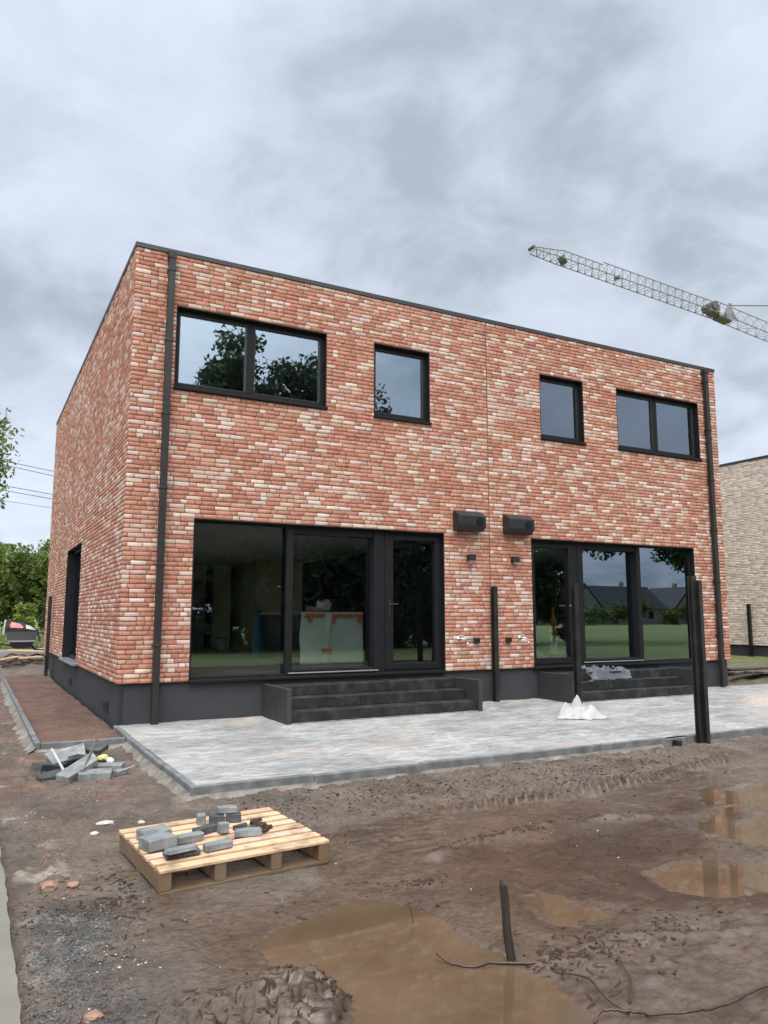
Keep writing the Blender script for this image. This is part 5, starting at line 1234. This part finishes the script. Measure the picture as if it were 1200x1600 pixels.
# ------------------------------------------------------------------ crane
def crane():
    tip = Vector((28.13, 25.4, 24.2)); fold = Vector((42.82, 23.81, 22.25)); end = Vector((47.4, 22.9, 21.1)); mastp = Vector((60, 20.6, 19.4))
    t = thing('tower_crane', 'grey lattice crane jib reaching in over the right of the roof', 'crane', (60, 20.6, 0))
    def lattice(a, b, w0, h0, w1, h1, nb, nm, chord=.034, lace=.017):
        d = (b - a); L = d.length; d.normalize(); side = d.cross(Vector((0, 0, 1))).normalized(); up = side.cross(d)
        m = MB(); S = []
        for i in range(nb + 1):
            u = i / nb; c = a + d * L * u; w = w0 + (w1 - w0) * u; h = h0 + (h1 - h0) * u
            S.append((c - side * w / 2, c + side * w / 2, c + up * h))
        for j in range(3): m.tube([S[0][j], S[-1][j]], chord, 6)
        for i in range(nb):
            A, B = S[i], S[i + 1]; mt = (A[2] + B[2]) / 2
            for j in (0, 1): m.tube([A[j], mt], lace, 4); m.tube([mt, B[j]], lace, 4)
            m.tube([A[0], A[1]], lace, 4); m.tube([A[0], B[1]] if i % 2 else [A[1], B[0]], lace, 4)
        return m.build(nm, 'crane_grey', t)
    d = (fold - tip).normalized(); Lg = (fold - tip).length
    p1 = tip + d * Lg * .14; p2 = tip + d * Lg * .36
    lattice(tip, p1, .7, .35, .95, .75, 4, 'jib_section'); lattice(p1, p2, .95, .8, .95, .8, 6, 'jib_section'); lattice(p2, fold, .95, .98, 1.0, .98, 15, 'jib_section')
    lattice(fold, end, 1.0, 1.1, 1.0, 1.1, 6, 'jib_section'); lattice(end, mastp, 1.0, 1.1, 1.1, 1.3, 14, 'jib_section')
    c = fold + Vector((-.1, 0, .45)); m = MB()
    M4 = Matrix.Translation(c) @ Matrix.Rotation(math.radians(7), 4, 'Y')
    m.box(-.32, .32, -.36, .36, -.5, .28, .05, None, M4); m.tube([c + Vector((-.3, -.5, .05)), c + Vector((-.3, .5, .05))], .3, 16); m.box(.4, 1.6, -.35, .35, -.62, -.4, .03, None, M4)
    m.build('hoist_winch', 'crane_dark', t)
    m = MB(); m.add([c + Vector((.6, -.45, -.35)), c + Vector((2.0, -.45, -.55)), c + Vector((1.15, -.45, .5)), c + Vector((.6, -.4, -.35)), c + Vector((2.0, -.4, -.55)), c + Vector((1.15, -.4, .5))], [(0, 1, 2), (5, 4, 3), (0, 3, 4, 1), (1, 4, 5, 2), (2, 5, 3, 0)])
    m.build('gusset_plate', 'crane_grey', t)
    m = MB(); M5 = Matrix.Translation(tip + d * Lg * .15 + Vector((0, 0, .1))) @ Matrix.Rotation(math.radians(-35), 4, 'Y'); m.box(-.04, .04, -.3, .3, -.28, .28, .01, None, M5); m.build('jib_bracket', 'crane_dark', t); m = MB()
    M6 = Matrix.Translation(tip + d * Lg * .44 + Vector((0, 0, .2))); m.box(-.08, .08, -.2, .2, -.1, .14, .02, None, M6); m.build('jib_bracket', 'crane_dark', t); m = MB()
    m.tube([tip + Vector((-.1, -.25, .2)), tip + Vector((-.1, .25, .2))], .11, 12); m.build('rope_pulley', 'crane_dark', t)
    s = c + Vector((1.9, 0, .62)); m = MB(); m.tube([s, s + Vector((17, -3, 2.2))], .05, 6); m.build('pendant_bar', 'crane_grey', t)
    m = MB(); m.tube([s + Vector((0, 0, .1)), s + Vector((-.6, 0, -.9))], .1, 6).tube([s, s + Vector((.3, 0, -1.)),], .05, 6); m.build('strut', 'crane_dark', t)
    # mast
    m = MB(); bx, by = 60, 20.6; hw = .6
    for a in (-1, 1):
        for b in (-1, 1): m.tube([(bx + a * hw, by + b * hw, 0), (bx + a * hw, by + b * hw, 22)], .06, 6)
    for k in range(18):
        z = k * 1.2
        for a in (-1, 1):
            m.tube([(bx - hw, by + a * hw, z), (bx + hw, by + a * hw, z + 1.2)], .03, 4); m.tube([(bx + a * hw, by - hw, z), (bx + a * hw, by + hw, z + 1.2)], .03, 4)
    m.build('mast', 'crane_grey', t)
    MB().box(58.5, 64.5, 19.4, 21.8, .0, 1.2, .05).build('ballast', 'kerb', t)
crane()

# ------------------------------------------------------------------ what the windows mirror: the field behind the camera
BG = 'trees along the field behind the garden'
for k, (x, y, h, rx, rz, czz, lab, n) in enumerate((
        (5.6, -24, 12.6, 2.5, 5.9, None, 'leftmost tall tree mirrored in the wide upstairs window', 9000),
        (8.9, -24.5, 16.9, 2.3, 7.9, None, 'tallest tree mirrored in the left pane of the wide upstairs window', 11000),
        (12.6, -25, 16.6, 2.6, 7.8, None, 'broad tree mirrored in the right pane of the wide upstairs window', 11000),
        (16.0, -24.6, 14.4, 2.4, 6.8, None, 'tree mirrored at the right end of the wide upstairs window', 9000),
        (19.6, -25.5, 13.4, 2.3, 6.2, None, 'tree mirrored at the lower corner of the single upstairs window', 8000),
        (29.4, -24.5, 9.8, 5.6, 2.6, 7.2, 'spreading tree mirrored over the right patio door', 8000),
        (41.0, -25, 8.4, 3.0, 2.2, 6.4, 'tree mirrored at the right edge of the right patio window', 4500))):
    tree('deciduous_tree', x, y, -.12, h, rx, rz, int(n * 1.9), .17, 500 + k, lab, 'leaf_dark', 170, BG, .2, czz)
for k in range(16):
    x = -3.0 + 1.75 * k; hh = 5.8 if k < 13 else 2.8
    tree('shrub', x, -21.5 - .8 * (k % 2), -.12, hh + .5 * (k % 3), 1.6, hh * .55, 4200, .2, 540 + k, 'dense dark shrub in the hedge mirrored in the left patio window', 'leaf_dark', 30, 'shrubs of the hedge behind the garden', .07, hh * .42, 0, 'shrub')
tree('shrub', 27.3, -23.2, -.12, 6.2, 1.5, 3.1, 6000, .18, 590, 'tall dense shrub mirrored in the right patio door', 'leaf_dark', 60, None, .08, 2.9, 0, 'shrub')
tree('shrub', 24.6, -23.4, -.12, 6.6, 1.6, 3.4, 6000, .18, 591, 'tall dense shrub mirrored at the brick pier between the patio windows', 'leaf_dark', 60, None, .08, 3.0, 0, 'shrub')
def gable_house(x, y, w, d, he, hr, label, along='x'):
    t = thing('gabled_house', label, 'house', (x, y, -.12), 'houses across the field'); z = -.12
    MB().box(x - w / 2, x + w / 2, y - d / 2, y + d / 2, z - .3, z + he, .02).build('wall', 'housewall', t)
    m = MB(); o = .4
    if along == 'x': m.prism([(y - d / 2 - o, z + he - .2), (y + d / 2 + o, z + he - .2), (y, z + hr)], 0, x - w / 2 - .3, x + w / 2 + .3)
    else: m.prism([(z + he - .2, x - w / 2 - o), (z + hr, x), (z + he - .2, x + w / 2 + o)], 1, y - d / 2 - .3, y + d / 2 + .25)
    r = fix_normals(m.build('roof', 'rooftile', t)); MB().box(x + 1, x + 1.7, y - .3, y + .3, z + hr - 1, z + hr + .8, .02).build('chimney', 'housewall', r)
    if along == 'y':
        MB().prism([(z + he - .3, x - w / 2 + .2), (z + hr - .5, x), (z + he - .3, x + w / 2 - .2)], 1, y + d / 2 + .251, y + d / 2 + .30).build('gable', 'housewall', t)
    for k in (-1, 1):
        MB().box(x + k * w * .25 - .6, x + k * w * .25 + .6, y + d / 2 + .001, y + d / 2 + .05, z + 1.0, z + 2.3, .01).build('window', 'void', t)
for k, (x, w, al, hr, lab) in enumerate(((78, 11, 'x', 7.6, 'first dark-roofed house mirrored left of the right patio window'), (92, 8, 'y', 7.2, 'house with a pale pointed gable mirrored beside the door'), (104, 15, 'x', 7.0, 'long dark-roofed house mirrored in the middle of the right patio window'), (118, 8, 'y', 7.0, 'house with a broad pale gable mirrored in the right pane'), (132, 16, 'x', 7.1, 'long dark-roofed house mirrored at the right end'), (64, 12, 'x', 7.3, 'dark-roofed house mirrored behind the spreading tree'))):
    gable_house(x, -95, w, 9, 3.0, hr, lab, al)
for k in range(16):
    x = 52 + 6 * k
    tree('shrub', x, -84 - (k % 3), -.12, 3.0 + .7 * (k % 3), 2.6, 1.6, 900, .3, 600 + k, 'green garden shrub mirrored before the houses across the field', 'leaf', 18, 'garden shrubs across the field', .08, None, 0, 'shrub')
